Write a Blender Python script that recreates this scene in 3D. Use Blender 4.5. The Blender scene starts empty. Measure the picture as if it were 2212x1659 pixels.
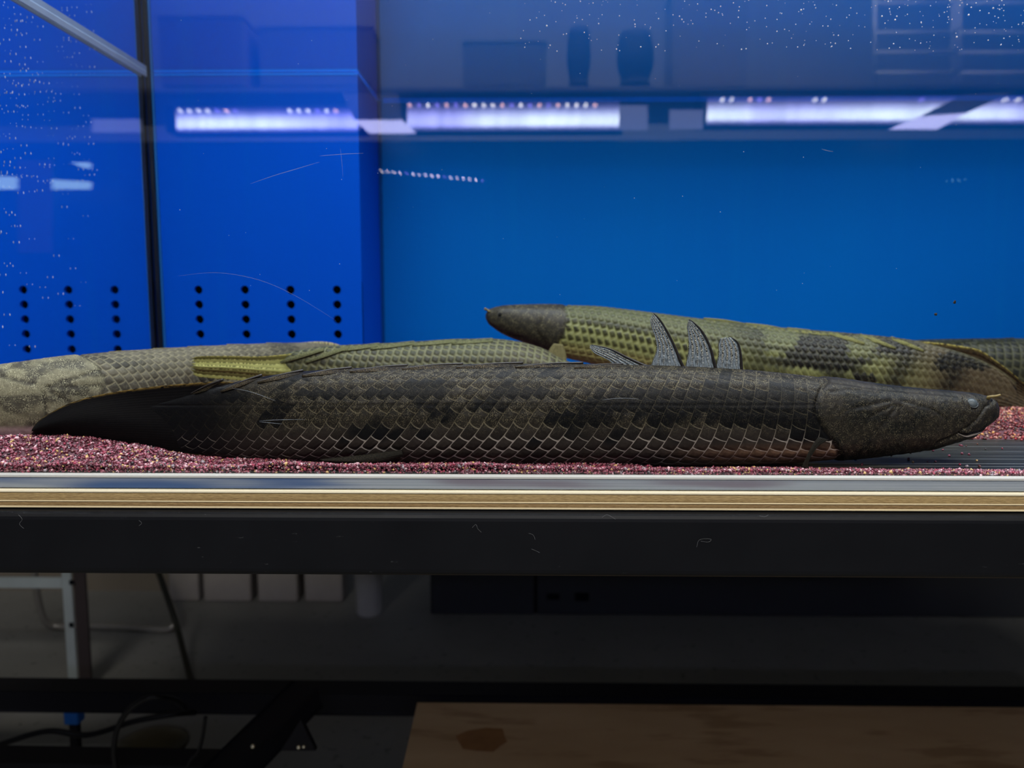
import bpy, bmesh, math, random
import numpy as np
from mathutils import Vector, Euler

S = bpy.context.scene
COL = S.collection
random.seed(7)
RNG = np.random.default_rng(11)

# ------------------------------------------------------------------ camera
F = 1660.0                       # focal length in pixels of the 2212 x 1659 frame
PITCH, YAW = math.radians(6.0), math.radians(0.9)
CAM = Vector((0.0, 0.0, 0.105))  # tank floor is z = 0, shop floor is z = GROUND
GROUND = -0.645
cd = bpy.data.cameras.new('camera')
cam = bpy.data.objects.new('camera', cd)
COL.objects.link(cam)
cam.location = CAM
cam.rotation_euler = Euler((math.pi / 2 - PITCH, 0, YAW), 'XYZ')
cd.sensor_width = 36.0
cd.lens = 36.0 * F / 2212.0
cd.clip_start = 0.01
cd.dof.use_dof = True
cd.dof.focus_distance = 0.50
cd.dof.aperture_fstop = 7.0
S.camera = cam

# ------------------------------------------------------------------ light
S.view_settings.view_transform = 'Standard'
S.view_settings.look = 'None'
S.view_settings.exposure = 0.0
S.view_settings.gamma = 1.0
S.view_settings.use_curve_mapping = False
W = bpy.data.worlds.new('shop_air')
S.world = W
W.use_nodes = True
W.node_tree.nodes['Background'].inputs[0].default_value = (0.75, 0.82, 1.0, 1)
W.node_tree.nodes['Background'].inputs[1].default_value = 0.05


def area(name, loc, rot, sx, sy, power, col):
    l = bpy.data.lights.new(name, 'AREA')
    l.shape = 'RECTANGLE'
    l.size, l.size_y, l.energy, l.color = sx, sy, power, col
    o = bpy.data.objects.new(name, l)
    COL.objects.link(o)
    o.location = loc
    o.rotation_euler = rot
    return o


# the tank's own lamp over the water, and the aisle's ceiling lamp in front of the tank
area('tank_lamp', (0.25, 0.63, 0.74), (0, 0, 0), 1.4, 0.28, 15.0, (0.86, 0.93, 1.0))
area('aisle_lamp', (0.2, -0.95, 1.75), (math.radians(8), 0, 0), 2.4, 0.5, 62.0, (1.0, 0.95, 0.88))
area('opposite_wall_fill', (0.0, -1.75, 2.1), (math.radians(-20), 0, 0), 3.0, 0.3, 45.0, (0.95, 0.97, 1.0))  # fill light added to brighten the opposite wall's reflection in the pane

# ------------------------------------------------------------------ projection used to lay the place out
_R = cam.rotation_euler.to_matrix()


def ray(u, v):
    return _R @ Vector(((u - 1106.0) / F, (829.5 - v) / F, -1.0))


def P(u, v, y):
    d = ray(u, v)
    return CAM + d * ((y - CAM.y) / d.y)


def PZ(u, v, z):
    d = ray(u, v)
    return CAM + d * ((z - CAM.z) / d.z)


Y_IN, Y_OUT = 0.465, 0.457       # inner and outer face of the front pane
Y_BOX, Y_BACK = 0.95, 1.08
Z_WATER = 0.38
X_LEFT = P(347, 750, Y_BOX).x
X_RIGHT = 1.0


def RF(u, v, D):
    """a point in front of the tank whose mirror image in the front pane stands at distance D"""
    p = P(u, v, D)
    return Vector((p.x, 2 * Y_OUT - D, p.z))


# ------------------------------------------------------------------ helpers
def srgb(r, g, b, k=1.0):
    f = lambda c: (c / 255 / 12.92 if c <= 10 else ((c / 255 + 0.055) / 1.055) ** 2.4) * k
    return (f(r), f(g), f(b))


def link(o, parent=None):
    COL.objects.link(o)
    if parent is not None:
        o.parent = parent
        o.matrix_parent_inverse = parent.matrix_basis.inverted()
    return o


def tag(o, label, cat, group=None, kind=None):
    o['label'] = label
    if cat:
        o['category'] = cat
    if group:
        o['group'] = group
    if kind:
        o['kind'] = kind
    return o


def empty(name, loc=(0, 0, 0)):
    o = bpy.data.objects.new(name, None)
    o.empty_display_size = 0.02
    o.location = loc
    COL.objects.link(o)
    return o


def mesh(name, verts, faces, mat=None, parent=None, smooth=False):
    m = bpy.data.meshes.new(name)
    m.from_pydata([tuple(v) for v in verts], [], faces)
    m.update()
    if smooth:
        m.polygons.foreach_set('use_smooth', [True] * len(m.polygons))
    if mat:
        m.materials.append(mat)
    return link(bpy.data.objects.new(name, m), parent)


def box(name, x0, x1, y0, y1, z0, z1, mat, parent=None, bevel=0.0, seg=2):
    bm = bmesh.new()
    bmesh.ops.create_cube(bm, size=1.0)
    for v in bm.verts:
        v.co = Vector(((x0 + x1) / 2 + v.co.x * (x1 - x0), (y0 + y1) / 2 + v.co.y * (y1 - y0), (z0 + z1) / 2 + v.co.z * (z1 - z0)))
    if bevel > 0:
        bmesh.ops.bevel(bm, geom=bm.edges[:], offset=bevel, segments=seg, affect='EDGES', profile=0.5)
    m = bpy.data.meshes.new(name)
    bm.to_mesh(m)
    bm.free()
    m.materials.append(mat)
    return link(bpy.data.objects.new(name, m), parent)


def beam(name, a, b, w, h, mat, parent=None, bevel=0.003, roll_up=Vector((0, 0, 1))):
    """a square bar from a to b (centre line)"""
    a, b = Vector(a), Vector(b)
    d = (b - a)
    L = d.length
    d.normalize()
    side = d.cross(roll_up).normalized()
    up = side.cross(d).normalized()
    bm = bmesh.new()
    bmesh.ops.create_cube(bm, size=1.0)
    for v in bm.verts:
        c = v.co.copy()
        v.co = (a + b) / 2 + d * (c.x * L) + side * (c.y * w) + up * (c.z * h)
    if bevel > 0:
        bmesh.ops.bevel(bm, geom=bm.edges[:], offset=bevel, segments=2, affect='EDGES', profile=0.5)
    bmesh.ops.recalc_face_normals(bm, faces=bm.faces[:])
    m = bpy.data.meshes.new(name)
    bm.to_mesh(m)
    bm.free()
    m.materials.append(mat)
    return link(bpy.data.objects.new(name, m), parent)


def smooth_path(pts, n=8):
    pts = [Vector(p) for p in pts]
    out = []
    for i in range(len(pts) - 1):
        p0, p1, p2, p3 = pts[max(i - 1, 0)], pts[i], pts[i + 1], pts[min(i + 2, len(pts) - 1)]
        for k in range(n):
            t = k / n
            out.append(0.5 * ((2 * p1) + (p2 - p0) * t + (2 * p0 - 5 * p1 + 4 * p2 - p3) * t * t + (3 * p1 - p0 - 3 * p2 + p3) * t ** 3))
    out.append(pts[-1])
    return out


def tube(name, pts, r, mat, parent=None, n=10, sub=8, rs=None):
    path = smooth_path(pts, sub) if sub > 1 else [Vector(p) for p in pts]
    V, Fc = [], []
    prev = None
    N = len(path)
    for i, p in enumerate(path):
        d = (path[min(i + 1, N - 1)] - path[max(i - 1, 0)]).normalized()
        if prev is None:
            prev = d.cross(Vector((0, 0, 1)))
            if prev.length < 1e-3:
                prev = d.cross(Vector((0, 1, 0)))
        s = (prev - d * prev.dot(d)).normalized()
        prev = s
        q = d.cross(s)
        rr = r if rs is None else rs(i / (N - 1)) * r
        for k in range(n):
            a = 2 * math.pi * k / n
            V.append(p + s * math.cos(a) * rr + q * math.sin(a) * rr)
    for i in range(N - 1):
        for k in range(n):
            k2 = (k + 1) % n
            Fc.append((i * n + k, i * n + k2, (i + 1) * n + k2, (i + 1) * n + k))
    Fc.append(tuple(range(n - 1, -1, -1)))
    Fc.append(tuple(range((N - 1) * n, N * n)))
    return mesh(name, V, Fc, mat, parent, True)


# ---- node materials
class G:
    def __init__(self, name):
        self.m = bpy.data.materials.new(name)
        self.m.use_nodes = True
        self.t = self.m.node_tree
        self.t.nodes.clear()
        self.out = self.t.nodes.new('ShaderNodeOutputMaterial')

    def node(self, typ, props=None, **kw):
        n = self.t.nodes.new(typ)
        for k, v in (props or {}).items():
            setattr(n, k, v)
        for k, v in kw.items():
            key = int(k[1:]) if k[0] == '_' and k[1:].isdigit() else k.replace('__', ' ')
            self.put(n.inputs[key], v)
        return n

    def put(self, sock, v):
        if isinstance(v, bpy.types.NodeSocket):
            self.t.links.new(v, sock)
        else:
            if sock.type == 'RGBA' and len(v) == 3:
                v = (*v, 1)
            sock.default_value = v

    def math(self, op, a, b=None, c=None):
        n = self.t.nodes.new('ShaderNodeMath')
        n.operation = op
        for i, v in enumerate((a, b, c)):
            if v is not None:
                self.put(n.inputs[i], v)
        return n.outputs[0]

    def mix(self, f, a, b, blend='MIX'):
        n = self.t.nodes.new('ShaderNodeMix')
        n.data_type = 'RGBA'
        n.blend_type = blend
        self.put(n.inputs[0], f)
        self.put(n.inputs[6], a)
        self.put(n.inputs[7], b)
        return n.outputs[2]

    def step(self, v, lo, hi, a=0.0, b=1.0):
        n = self.t.nodes.new('ShaderNodeMapRange')
        n.interpolation_type = 'SMOOTHSTEP'
        for i, x in enumerate((v, lo, hi, a, b)):
            self.put(n.inputs[i], x)
        return n.outputs[0]

    def noise(self, vec, scale, detail=3.0, rough=0.55):
        n = self.node('ShaderNodeTexNoise', Scale=scale, Detail=detail, Roughness=rough)
        if vec is not None:
            self.put(n.inputs['Vector'], vec)
        return n.outputs['Fac']

    def obj(self, scale=(1, 1, 1)):
        tc = self.node('ShaderNodeTexCoord')
        mp = self.node('ShaderNodeMapping', Scale=scale)
        self.t.links.new(tc.outputs['Object'], mp.inputs['Vector'])
        return mp.outputs[0]

    def bsdf(self, col, rough=0.5, spec=0.3, metal=0.0, normal=None, **kw):
        n = self.t.nodes.new('ShaderNodeBsdfPrincipled')
        self.put(n.inputs['Base Color'], col)
        self.put(n.inputs['Roughness'], rough)
        self.put(n.inputs['Specular IOR Level'], spec)
        self.put(n.inputs['Metallic'], metal)
        for k, v in kw.items():
            self.put(n.inputs[k.replace('__', ' ')], v)
        if normal is not None:
            self.put(n.inputs['Normal'], normal)
        self.t.links.new(n.outputs[0], self.out.inputs[0])
        return self.m

    def bump(self, h, dist, strength=1.0):
        n = self.node('ShaderNodeBump', Strength=strength, Distance=dist)
        self.put(n.inputs['Height'], h)
        return n.outputs[0]


def plain(name, rgb, rough=0.5, spec=0.3, metal=0.0, var=0.15, scale=40.0, stretch=(1, 1, 1)):
    g = G(name)
    f = g.noise(g.obj(stretch), scale, 4.0)
    dark = tuple(c * (1 - var) for c in rgb)
    lite = tuple(min(1, c * (1 + var)) for c in rgb)
    return g.bsdf(g.mix(f, dark, lite), rough, spec, metal)


def pane_mat(name, base=0.045, tint=(1, 1, 1)):
    g = G(name)
    lw = g.node('ShaderNodeLayerWeight', Blend=0.5)
    f = g.math('ADD', g.math('MULTIPLY', g.math('POWER', lw.outputs['Facing'], 5.0), 0.9), base)
    tr = g.node('ShaderNodeBsdfTransparent', Color=tint)
    gl = g.node('ShaderNodeBsdfGlossy', Roughness=0.0)
    mx = g.node('ShaderNodeMixShader')
    g.put(mx.inputs[0], f)
    g.t.links.new(tr.outputs[0], mx.inputs[1])
    g.t.links.new(gl.outputs[0], mx.inputs[2])
    g.t.links.new(mx.outputs[0], g.out.inputs[0])
    return g.m


def inner_reflect_mat(name, rough=0.0, tint=(1, 1, 1)):
    """water to air boundary: beyond the critical angle all is reflected, else it lets light through"""
    g = G(name)
    fr = g.node('ShaderNodeFresnel', IOR=1.333)
    tr = g.node('ShaderNodeBsdfTransparent', Color=(0.97, 0.99, 1.0))
    gl = g.node('ShaderNodeBsdfGlossy', Roughness=rough, Color=tint)
    mx = g.node('ShaderNodeMixShader')
    g.t.links.new(fr.outputs[0], mx.inputs[0])
    g.t.links.new(tr.outputs[0], mx.inputs[1])
    g.t.links.new(gl.outputs[0], mx.inputs[2])
    g.t.links.new(mx.outputs[0], g.out.inputs[0])
    return g.m


def emit(name, col, k, var=0.0, scale=8.0, stretch=(1, 1, 1), col2=None):
    g = G(name)
    e = g.node('ShaderNodeEmission', Strength=k)
    if col2:
        f = g.step(g.noise(g.obj(stretch), scale, 2.0), 0.38, 0.62)
        g.put(e.inputs[0], g.mix(f, col, col2))
    else:
        g.put(e.inputs[0], col)
    g.t.links.new(e.outputs[0], g.out.inputs[0])
    return g.m


M = {}
M['pane'] = pane_mat('clear_pane')
M['water'] = inner_reflect_mat('water_top', 0.0, (0.9, 0.95, 1.0))
M['side'] = inner_reflect_mat('side_glass', 0.0, (0.95, 0.97, 1.0))


def blue_mat(name, a, b):
    g = G(name)
    v = g.obj((1, 1, 0.35))
    f = g.noise(v, 5.0, 3.0)
    st = g.noise(g.obj((60, 60, 1.5)), 1.0, 2.0)
    c = g.mix(f, a, b)
    c = g.mix(g.math('MULTIPLY', g.step(st, 0.5, 0.8), 0.10), c, srgb(0, 120, 190))
    return g.bsdf(c, 0.6, 0.04)


M['blue'] = blue_mat('blue_back_sheet', srgb(0, 96, 182), srgb(0, 104, 186))
M['boxblue'] = blue_mat('blue_acrylic', srgb(0, 80, 204), srgb(0, 86, 208))
M['silicone'] = plain('dark_silicone', srgb(10, 18, 34), 0.4, 0.3)
M['bead'] = plain('blue_silicone', srgb(30, 105, 175), 0.3, 0.4)
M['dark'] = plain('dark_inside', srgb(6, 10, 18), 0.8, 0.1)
M['strip'] = plain('meniscus_glint', srgb(150, 165, 185), 0.35, 0.4)  # pale colour for the bright reflection along the side waterline
M['black'] = plain('satin_black_steel', srgb(27, 28, 32), 0.45, 0.35, 0.0, 0.12, 25)
M['black2'] = plain('dull_black_steel', srgb(20, 20, 26), 0.6, 0.2, 0.0, 0.2, 25)

# ------------------------------------------------------------------ the room
def concrete():
    g = G('worn_concrete')
    f = g.noise(g.obj(), 3.0, 6.0)
    s = g.noise(g.obj(), 60.0, 3.0)
    c = g.mix(f, srgb(104, 104, 100), srgb(146, 145, 138))
    c = g.mix(g.step(s, 0.62, 0.75), c, srgb(88, 88, 84))
    return g.bsdf(c, 0.6, 0.25)


M['concrete'] = concrete()
fl = box('floor', -4, 4, -3.5, 3.5, GROUND - 0.05, GROUND, M['concrete'])
tag(fl, 'dark grey concrete shop floor under the tank stand', 'floor', kind='structure')
M['wallgrey'] = plain('grey_paint', srgb(150, 148, 142), 0.7, 0.2, var=0.06, scale=4)
M['wallfront'] = plain('pale_paint', srgb(168, 172, 180), 0.7, 0.2, var=0.08, scale=3)

# ------------------------------------------------------------------ the aquarium
tank = empty('aquarium', (0.28, Y_IN, 0))
tag(tank, 'long clear aquarium with blue back panel and plywood base sheet', 'aquarium')
box('front_pane', X_LEFT - 0.006, X_RIGHT, Y_OUT, Y_IN, -0.0083, 0.46, M['pane'], tank)
M['clear'] = pane_mat('clear_face', 0.0)
sp_ = box('side_pane', X_LEFT - 0.002, X_LEFT, Y_IN, Y_BACK, 0, 0.46, M['side'], tank)
sp_.data.materials.append(M['clear'])
for f_ in sp_.data.polygons:
    f_.material_index = 0 if f_.normal.x < -0.5 else 1
box('side_pane', X_RIGHT, X_RIGHT + 0.006, Y_IN, Y_BACK, 0, 0.46, M['blue'], tank)
box('back_panel', X_LEFT - 0.006, X_RIGHT + 0.006, Y_BACK, Y_BACK + 0.01, -0.0083, 0.46, M['blue'], tank)


def floor_mat():
    g = G('tank_bottom')
    s = g.noise(g.obj((3, 260, 40)), 1.0, 4.0)
    c = g.mix(g.noise(g.obj(), 8.0, 3.0), srgb(30, 32, 30), srgb(46, 48, 44))
    c = g.mix(g.math('MULTIPLY', g.step(s, 0.54, 0.68), 0.6), c, srgb(130, 135, 135))
    return g.bsdf(c, 0.35, 0.08)


M['tankfloor'] = floor_mat()


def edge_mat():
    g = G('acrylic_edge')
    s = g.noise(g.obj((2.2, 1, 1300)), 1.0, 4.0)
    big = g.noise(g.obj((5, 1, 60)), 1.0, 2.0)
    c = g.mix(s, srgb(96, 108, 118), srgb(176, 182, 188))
    c = g.mix(g.step(big, 0.52, 0.66), c, srgb(70, 92, 130))  # blue noise streaks stand in for reflections in the thick edge
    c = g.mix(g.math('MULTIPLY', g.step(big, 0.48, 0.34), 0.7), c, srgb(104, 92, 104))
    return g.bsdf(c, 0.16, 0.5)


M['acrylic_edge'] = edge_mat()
box('floor_panel', X_LEFT, X_RIGHT, Y_IN, Y_BACK, -0.0083, 0.0, M['tankfloor'], tank)
# polished front edge of the bottom sheet, seen through the pane
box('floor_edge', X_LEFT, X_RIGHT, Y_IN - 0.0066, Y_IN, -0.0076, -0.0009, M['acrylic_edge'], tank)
M['cream'] = plain('pale_veneer', srgb(236, 226, 196), 0.5, 0.3, var=0.07, scale=3, stretch=(2, 1, 200))
M['cream2'] = plain('dull_veneer', srgb(206, 190, 152), 0.5, 0.2, var=0.25, scale=3, stretch=(3, 1, 200))
M['whiteline'] = plain('milky_seam', srgb(190, 190, 184), 0.4, 0.4, var=0.15, scale=6)
box('seam_bead', X_LEFT, X_RIGHT, Y_OUT + 0.0008, Y_IN - 0.0002, -0.0010, 0.0002, M['whiteline'], tank)


def ply_mat(name, a, b):
    g = G(name)
    s = g.noise(g.obj((300, 300, 1400)), 1.0, 3.0)
    w = g.noise(g.obj((3, 1, 300)), 1.0, 3.0)
    c = g.mix(s, a, b)
    c = g.mix(g.math('MULTIPLY', g.step(w, 0.45, 0.7), 0.45), c, srgb(96, 70, 44))
    return g.bsdf(c, 0.55, 0.25, normal=g.bump(s, 0.0004))


M['ply1'] = ply_mat('brown_ply', srgb(110, 88, 56), srgb(190, 164, 112))
M['ply2'] = ply_mat('dark_ply', srgb(96, 72, 44), srgb(166, 138, 92))
sheet = empty('plywood_sheet', (0.28, Y_IN, -0.0198))
tag(sheet, 'thin layered plywood sheet between tank bottom and black beam', 'plywood')
zz = -0.0083
for nm, th, mt, dy in (('pale_ply', 0.0017, 'cream', 0.0006), ('brown_ply', 0.0049, 'ply1', 0.0), ('pale_ply', 0.0010, 'cream2', 0.0004),
                       ('brown_ply', 0.0025, 'ply2', 0.0), ('pale_ply', 0.0013, 'cream2', 0.0005)):
    box(nm, X_LEFT - 0.3, X_RIGHT + 0.1, Y_OUT - dy - 0.001, Y_BACK + 0.01, zz - th + 0.0001, zz, M[mt], sheet, 0.0003, 1)
    zz -= th

water = mesh('water_surface', [(X_LEFT, Y_IN, Z_WATER), (X_RIGHT, Y_IN, Z_WATER), (X_RIGHT, Y_BACK, Z_WATER), (X_LEFT, Y_BACK, Z_WATER)], [(0, 1, 2, 3)], M['water'])
tag(water, 'still water surface of the tank seen from below', 'water', kind='stuff')

# unseen hood added to keep the tank lamp's spill off the floor below
M['blockerpanel'] = plain('black_blocker_panel', srgb(24, 24, 28), 0.7, 0.1)
hood = empty('lamp_spill_blocker', (0.28, 0.77, 0.461))
tag(hood, 'added black panels around the tank lamp, blocking its spill', 'hood')
box('front_board', X_LEFT - 0.006, X_RIGHT + 0.006, Y_OUT, Y_IN, 0.4605, 1.10, M['blockerpanel'], hood, 0.001, 1)
box('back_board', X_LEFT - 0.006, X_RIGHT + 0.006, Y_BACK, Y_BACK + 0.008, 0.4605, 1.10, M['blockerpanel'], hood, 0.001, 1)
for xx in (X_LEFT - 0.006, X_RIGHT - 0.002):
    box('side_board', xx, xx + 0.008, Y_IN + 0.0005, Y_BACK - 0.0005, 0.4605, 1.10, M['blockerpanel'], hood, 0.001, 1)
box('top_board', X_LEFT - 0.006, X_RIGHT + 0.006, Y_OUT, Y_BACK + 0.008, 1.1005, 1.11, M['blockerpanel'], hood, 0.001, 1)

# overflow box with drilled holes in the back corner
ob = empty('overflow_box', (X_LEFT + 0.12, Y_BOX, 0))
tag(ob, 'bright blue overflow box with rows of drilled holes in tank corner', 'overflow box')
XR = P(781, 600, Y_BOX).x
ZT = Z_WATER - 0.001
cols = [P(u, 690, Y_BOX).x for u in (431, 531, 629, 729)]
rows = [P(560, v, Y_BOX).z for v in (626, 658, 690, 722, 755, 787, 819)]
rows = sorted(z for z in rows if z > 0.008)
hr = 9.2 / F * Y_BOX


def drilled_panel(name, x0, x1, z0, z1, cx, cz, r, y0, y1, mat, parent, n=24):
    xb = [x0] + [(cx[i] + cx[i + 1]) / 2 for i in range(len(cx) - 1)] + [x1]
    zb = [z0] + [(cz[i] + cz[i + 1]) / 2 for i in range(len(cz) - 1)]
    ztop = cz[-1] + (cz[-1] - cz[-2]) / 2
    zb.append(ztop)
    V, Fc = [], []
    for i, x in enumerate(cx):
        for j, z in enumerate(cz):
            k0 = len(V)
            for y in (y0, y1):
                for a in range(n):
                    t = 2 * math.pi * a / n
                    c, s = math.cos(t), math.sin(t)
                    V.append((x + r * c, y, z + r * s))
                for a in range(n):
                    t = 2 * math.pi * a / n
                    c, s = math.cos(t), math.sin(t)
                    m = max(abs(c), abs(s))
                    c, s = c / m, s / m
                    px = x + (c * (xb[i + 1] - x) if c > 0 else c * (x - xb[i]))
                    pz = z + (s * (zb[j + 1] - z) if s > 0 else s * (z - zb[j]))
                    V.append((px, y, pz))
            for a in range(n):
                b = (a + 1) % n
                Fc.append((k0 + a, k0 + b, k0 + n + b, k0 + n + a))
                Fc.append((k0 + 2 * n + b, k0 + 2 * n + a, k0 + 3 * n + a, k0 + 3 * n + b))
                Fc.append((k0 + b, k0 + a, k0 + 2 * n + a, k0 + 2 * n + b))
    k = len(V)
    V += [(x0, y0, ztop), (x1, y0, ztop), (x1, y0, z1), (x0, y0, z1), (x0, y1, ztop), (x1, y1, ztop), (x1, y1, z1), (x0, y1, z1)]
    Fc += [(k, k + 1, k + 2, k + 3), (k + 4, k + 7, k + 6, k + 5), (k + 3, k + 2, k + 6, k + 7), (k + 1, k + 5, k + 6, k + 2), (k, k + 3, k + 7, k + 4)]
    return mesh(name, V, Fc, mat, parent)


drilled_panel('front_panel', X_LEFT + 0.0005, XR, 0.0, ZT, cols, rows, hr, Y_BOX, Y_BOX + 0.005, M['boxblue'], ob)
box('side_panel', XR - 0.005, XR, Y_BOX + 0.005, Y_BACK - 0.0005, 0, ZT, M['boxblue'], ob)
box('dark_backing', X_LEFT + 0.004, XR - 0.006, Y_BOX + 0.012, Y_BOX + 0.016, 0.0, ZT - 0.004, M['dark'], ob)  # dark sheet added behind the holes so the box inside reads unlit
box('corner_seal', X_LEFT + 0.0002, X_LEFT + 0.0050, Y_BOX - 0.006, Y_BOX - 0.0002, 0, Z_WATER + 0.02, M['silicone'], ob)
box('corner_seal', X_LEFT + 0.0052, X_LEFT + 0.0074, Y_BOX - 0.003, Y_BOX - 0.0002, 0, Z_WATER + 0.02, M['bead'], ob)
M['navy'] = plain('navy_silicone', srgb(0, 62, 128), 0.5, 0.1)
box('corner_seal', XR + 0.0002, XR + 0.004, Y_BACK - 0.004, Y_BACK - 0.0005, 0, ZT, M['navy'], ob)
M['rim'] = plain('bright_edge_line', srgb(0, 120, 240), 0.4, 0.1)  # bright colour paints light caught along box top and back waterline
box('rim', X_LEFT + 0.008, XR, Y_BOX - 0.0004, Y_BOX - 0.0001, ZT - 0.0025, ZT, M['rim'], ob)
box('rim', XR + 0.0001, XR + 0.0004, Y_BOX, Y_BACK - 0.007, ZT - 0.003, ZT, M['rim'], ob)
box('painted_water_line', XR + 0.007, X_RIGHT, Y_BACK - 0.0004, Y_BACK - 0.0001, Z_WATER - 0.0035, Z_WATER - 0.0002, M['rim'], tank)
box('painted_water_line', X_LEFT + 0.0004, X_LEFT + 0.002, Y_IN + 0.01, Y_BOX - 0.006, Z_WATER - 0.0062, Z_WATER - 0.0002, M['strip'], tank)  # solid strip standing in for the meniscus reflection

# ------------------------------------------------------------------ fish
def pchip(x, y, xq):
    x, y = np.asarray(x, float), np.asarray(y, float)
    h, d = np.diff(x), np.diff(y) / np.diff(x)
    m = np.zeros_like(y)
    m[0], m[-1] = d[0], d[-1]
    for i in range(1, len(x) - 1):
        if d[i - 1] * d[i] > 0:
            w1, w2 = 2 * h[i] + h[i - 1], h[i] + 2 * h[i - 1]
            m[i] = (w1 + w2) / (w1 / d[i - 1] + w2 / d[i])
    k = np.clip(np.searchsorted(x, xq) - 1, 0, len(x) - 2)
    t = (xq - x[k]) / h[k]
    return ((2 * t ** 3 - 3 * t ** 2 + 1) * y[k] + (t ** 3 - 2 * t ** 2 + t) * h[k] * m[k]
            + (-2 * t ** 3 + 3 * t ** 2) * y[k + 1] + (t ** 3 - t ** 2) * h[k] * m[k + 1])


def hash2(i, j, seed=0):
    n = (i.astype(np.int64) * 374761393 + j.astype(np.int64) * 668265263 + seed * 974711) & 0x7fffffff
    n = ((n ^ (n >> 13)) * 1274126177) & 0x7fffffff
    return ((n ^ (n >> 16)) & 0xffff) / 65535.0


def vnoise(x, y, seed=0):
    i, j = np.floor(x), np.floor(y)
    fx, fy = x - i, y - j
    fx, fy = fx * fx * (3 - 2 * fx), fy * fy * (3 - 2 * fy)
    a, b = hash2(i, j, seed), hash2(i + 1, j, seed)
    c, d = hash2(i, j + 1, seed), hash2(i + 1, j + 1, seed)
    return (a * (1 - fx) + b * fx) * (1 - fy) + (c * (1 - fx) + d * fx) * fy


def sst(x, a, b):
    t = np.clip((x - a) / (b - a), 0, 1)
    return t * t * (3 - 2 * t)


def polydist(U, V, pts):
    best = np.full(U.shape, 1e9)
    for (x0, y0), (x1, y1) in zip(pts[:-1], pts[1:]):
        dx, dy = x1 - x0, y1 - y0
        t = np.clip(((U - x0) * dx + (V - y0) * dy) / (dx * dx + dy * dy), 0, 1)
        best = np.minimum(best, np.hypot(U - x0 - t * dx, V - y0 - t * dy))
    return best


def mixc(a, b, t):
    return a * (1 - t)[:, None] + np.asarray(b) * t[:, None]


def const(n, rgb):
    return np.tile(np.asarray(rgb, float), (n, 1))


def skin_mat(name, Pp, Qp, w0, w1, speck, rough=0.42, spec=0.3, spsize=3.0, bumpd=0.0005, row=1.0):
    g = G(name)
    lat = g.node('ShaderNodeAttribute', {'attribute_name': 'lattice'})
    sp = g.node('ShaderNodeSeparateXYZ', _0=lat.outputs['Vector'])
    a, b, d = sp.outputs
    fa = g.math('FRACT', a)
    sag = g.math('MULTIPLY', g.math('SINE', g.math('MULTIPLY', fa, math.pi)), 0.06)
    fb = g.math('FRACT', g.math('SUBTRACT', g.math('SUBTRACT', b, g.math('MULTIPLY', d, fa)), sag))
    da = g.math('MULTIPLY', g.math('SUBTRACT', 0.5, g.math('ABSOLUTE', g.math('SUBTRACT', fa, 0.5))), Pp)
    db = g.math('MULTIPLY', g.math('SUBTRACT', 0.5, g.math('ABSOLUTE', g.math('SUBTRACT', fb, 0.5))), Qp)
    dist = g.math('SMOOTH_MIN', da, db, Pp * 0.34)
    cb = g.node('ShaderNodeAttribute', {'attribute_name': 'cbase'})
    cl = g.node('ShaderNodeAttribute', {'attribute_name': 'cline'})
    px = g.node('ShaderNodeAttribute', {'attribute_name': 'side'})
    wob = g.noise(px.outputs['Vector'], 0.05, 2.0)
    wj = g.math('MULTIPLY', g.math('SUBTRACT', wob, 0.5), 1.2)
    wid = g.math('ADD', g.math('MULTIPLY', cb.outputs['Alpha'], 0.8), 0.3)
    la = g.step(g.math('DIVIDE', g.math('ADD', da, wj), wid), w0, w1, 1.0, 0.0)
    lb = g.step(g.math('DIVIDE', g.math('ADD', db, wj), wid), w0, w1, 1.0, 0.0)
    lc = g.step(g.math('DIVIDE', g.math('ADD', dist, wj), wid), w0, w1, 1.0, 0.0)
    la = g.math('MULTIPLY', la, g.step(cb.outputs['Alpha'], 0.35, 0.8, row, 1.0))
    corner = g.math('MULTIPLY', lc, g.step(cb.outputs['Alpha'], 0.55, 0.9))
    line = g.math('MULTIPLY', g.math('MAXIMUM', g.math('MAXIMUM', la, lb), corner), cb.outputs['Alpha'])
    vo = g.node('ShaderNodeTexVoronoi', {'voronoi_dimensions': '2D'}, Scale=1.0 / spsize)
    g.put(vo.inputs['Vector'], px.outputs['Vector'])
    dots = g.step(vo.outputs['Distance'], 0.22, 0.42, 1.0, 0.0)
    cl_n = g.noise(px.outputs['Vector'], 0.09, 3.0)
    sm = g.math('MULTIPLY', g.math('MULTIPLY', dots, g.step(cl_n, 0.35, 0.7)), cl.outputs['Alpha'])
    mott = g.noise(px.outputs['Vector'], 0.16, 4.0)
    base = g.mix(g.step(mott, 0.3, 0.75), g.mix(0.28, cb.outputs['Color'], (0, 0, 0)), g.mix(0.0, cb.outputs['Color'], (0, 0, 0)))
    c = g.mix(line, base, cl.outputs['Color'])
    c = g.mix(sm, c, speck)
    hgt = g.math('ADD', g.math('MULTIPLY', g.math('MULTIPLY', g.step(dist, 0.0, Pp * 0.3), cb.outputs['Alpha']), 1.0), g.math('MULTIPLY', mott, 0.35))
    return g.bsdf(c, rough, spec, normal=g.bump(hgt, bumpd))


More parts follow.
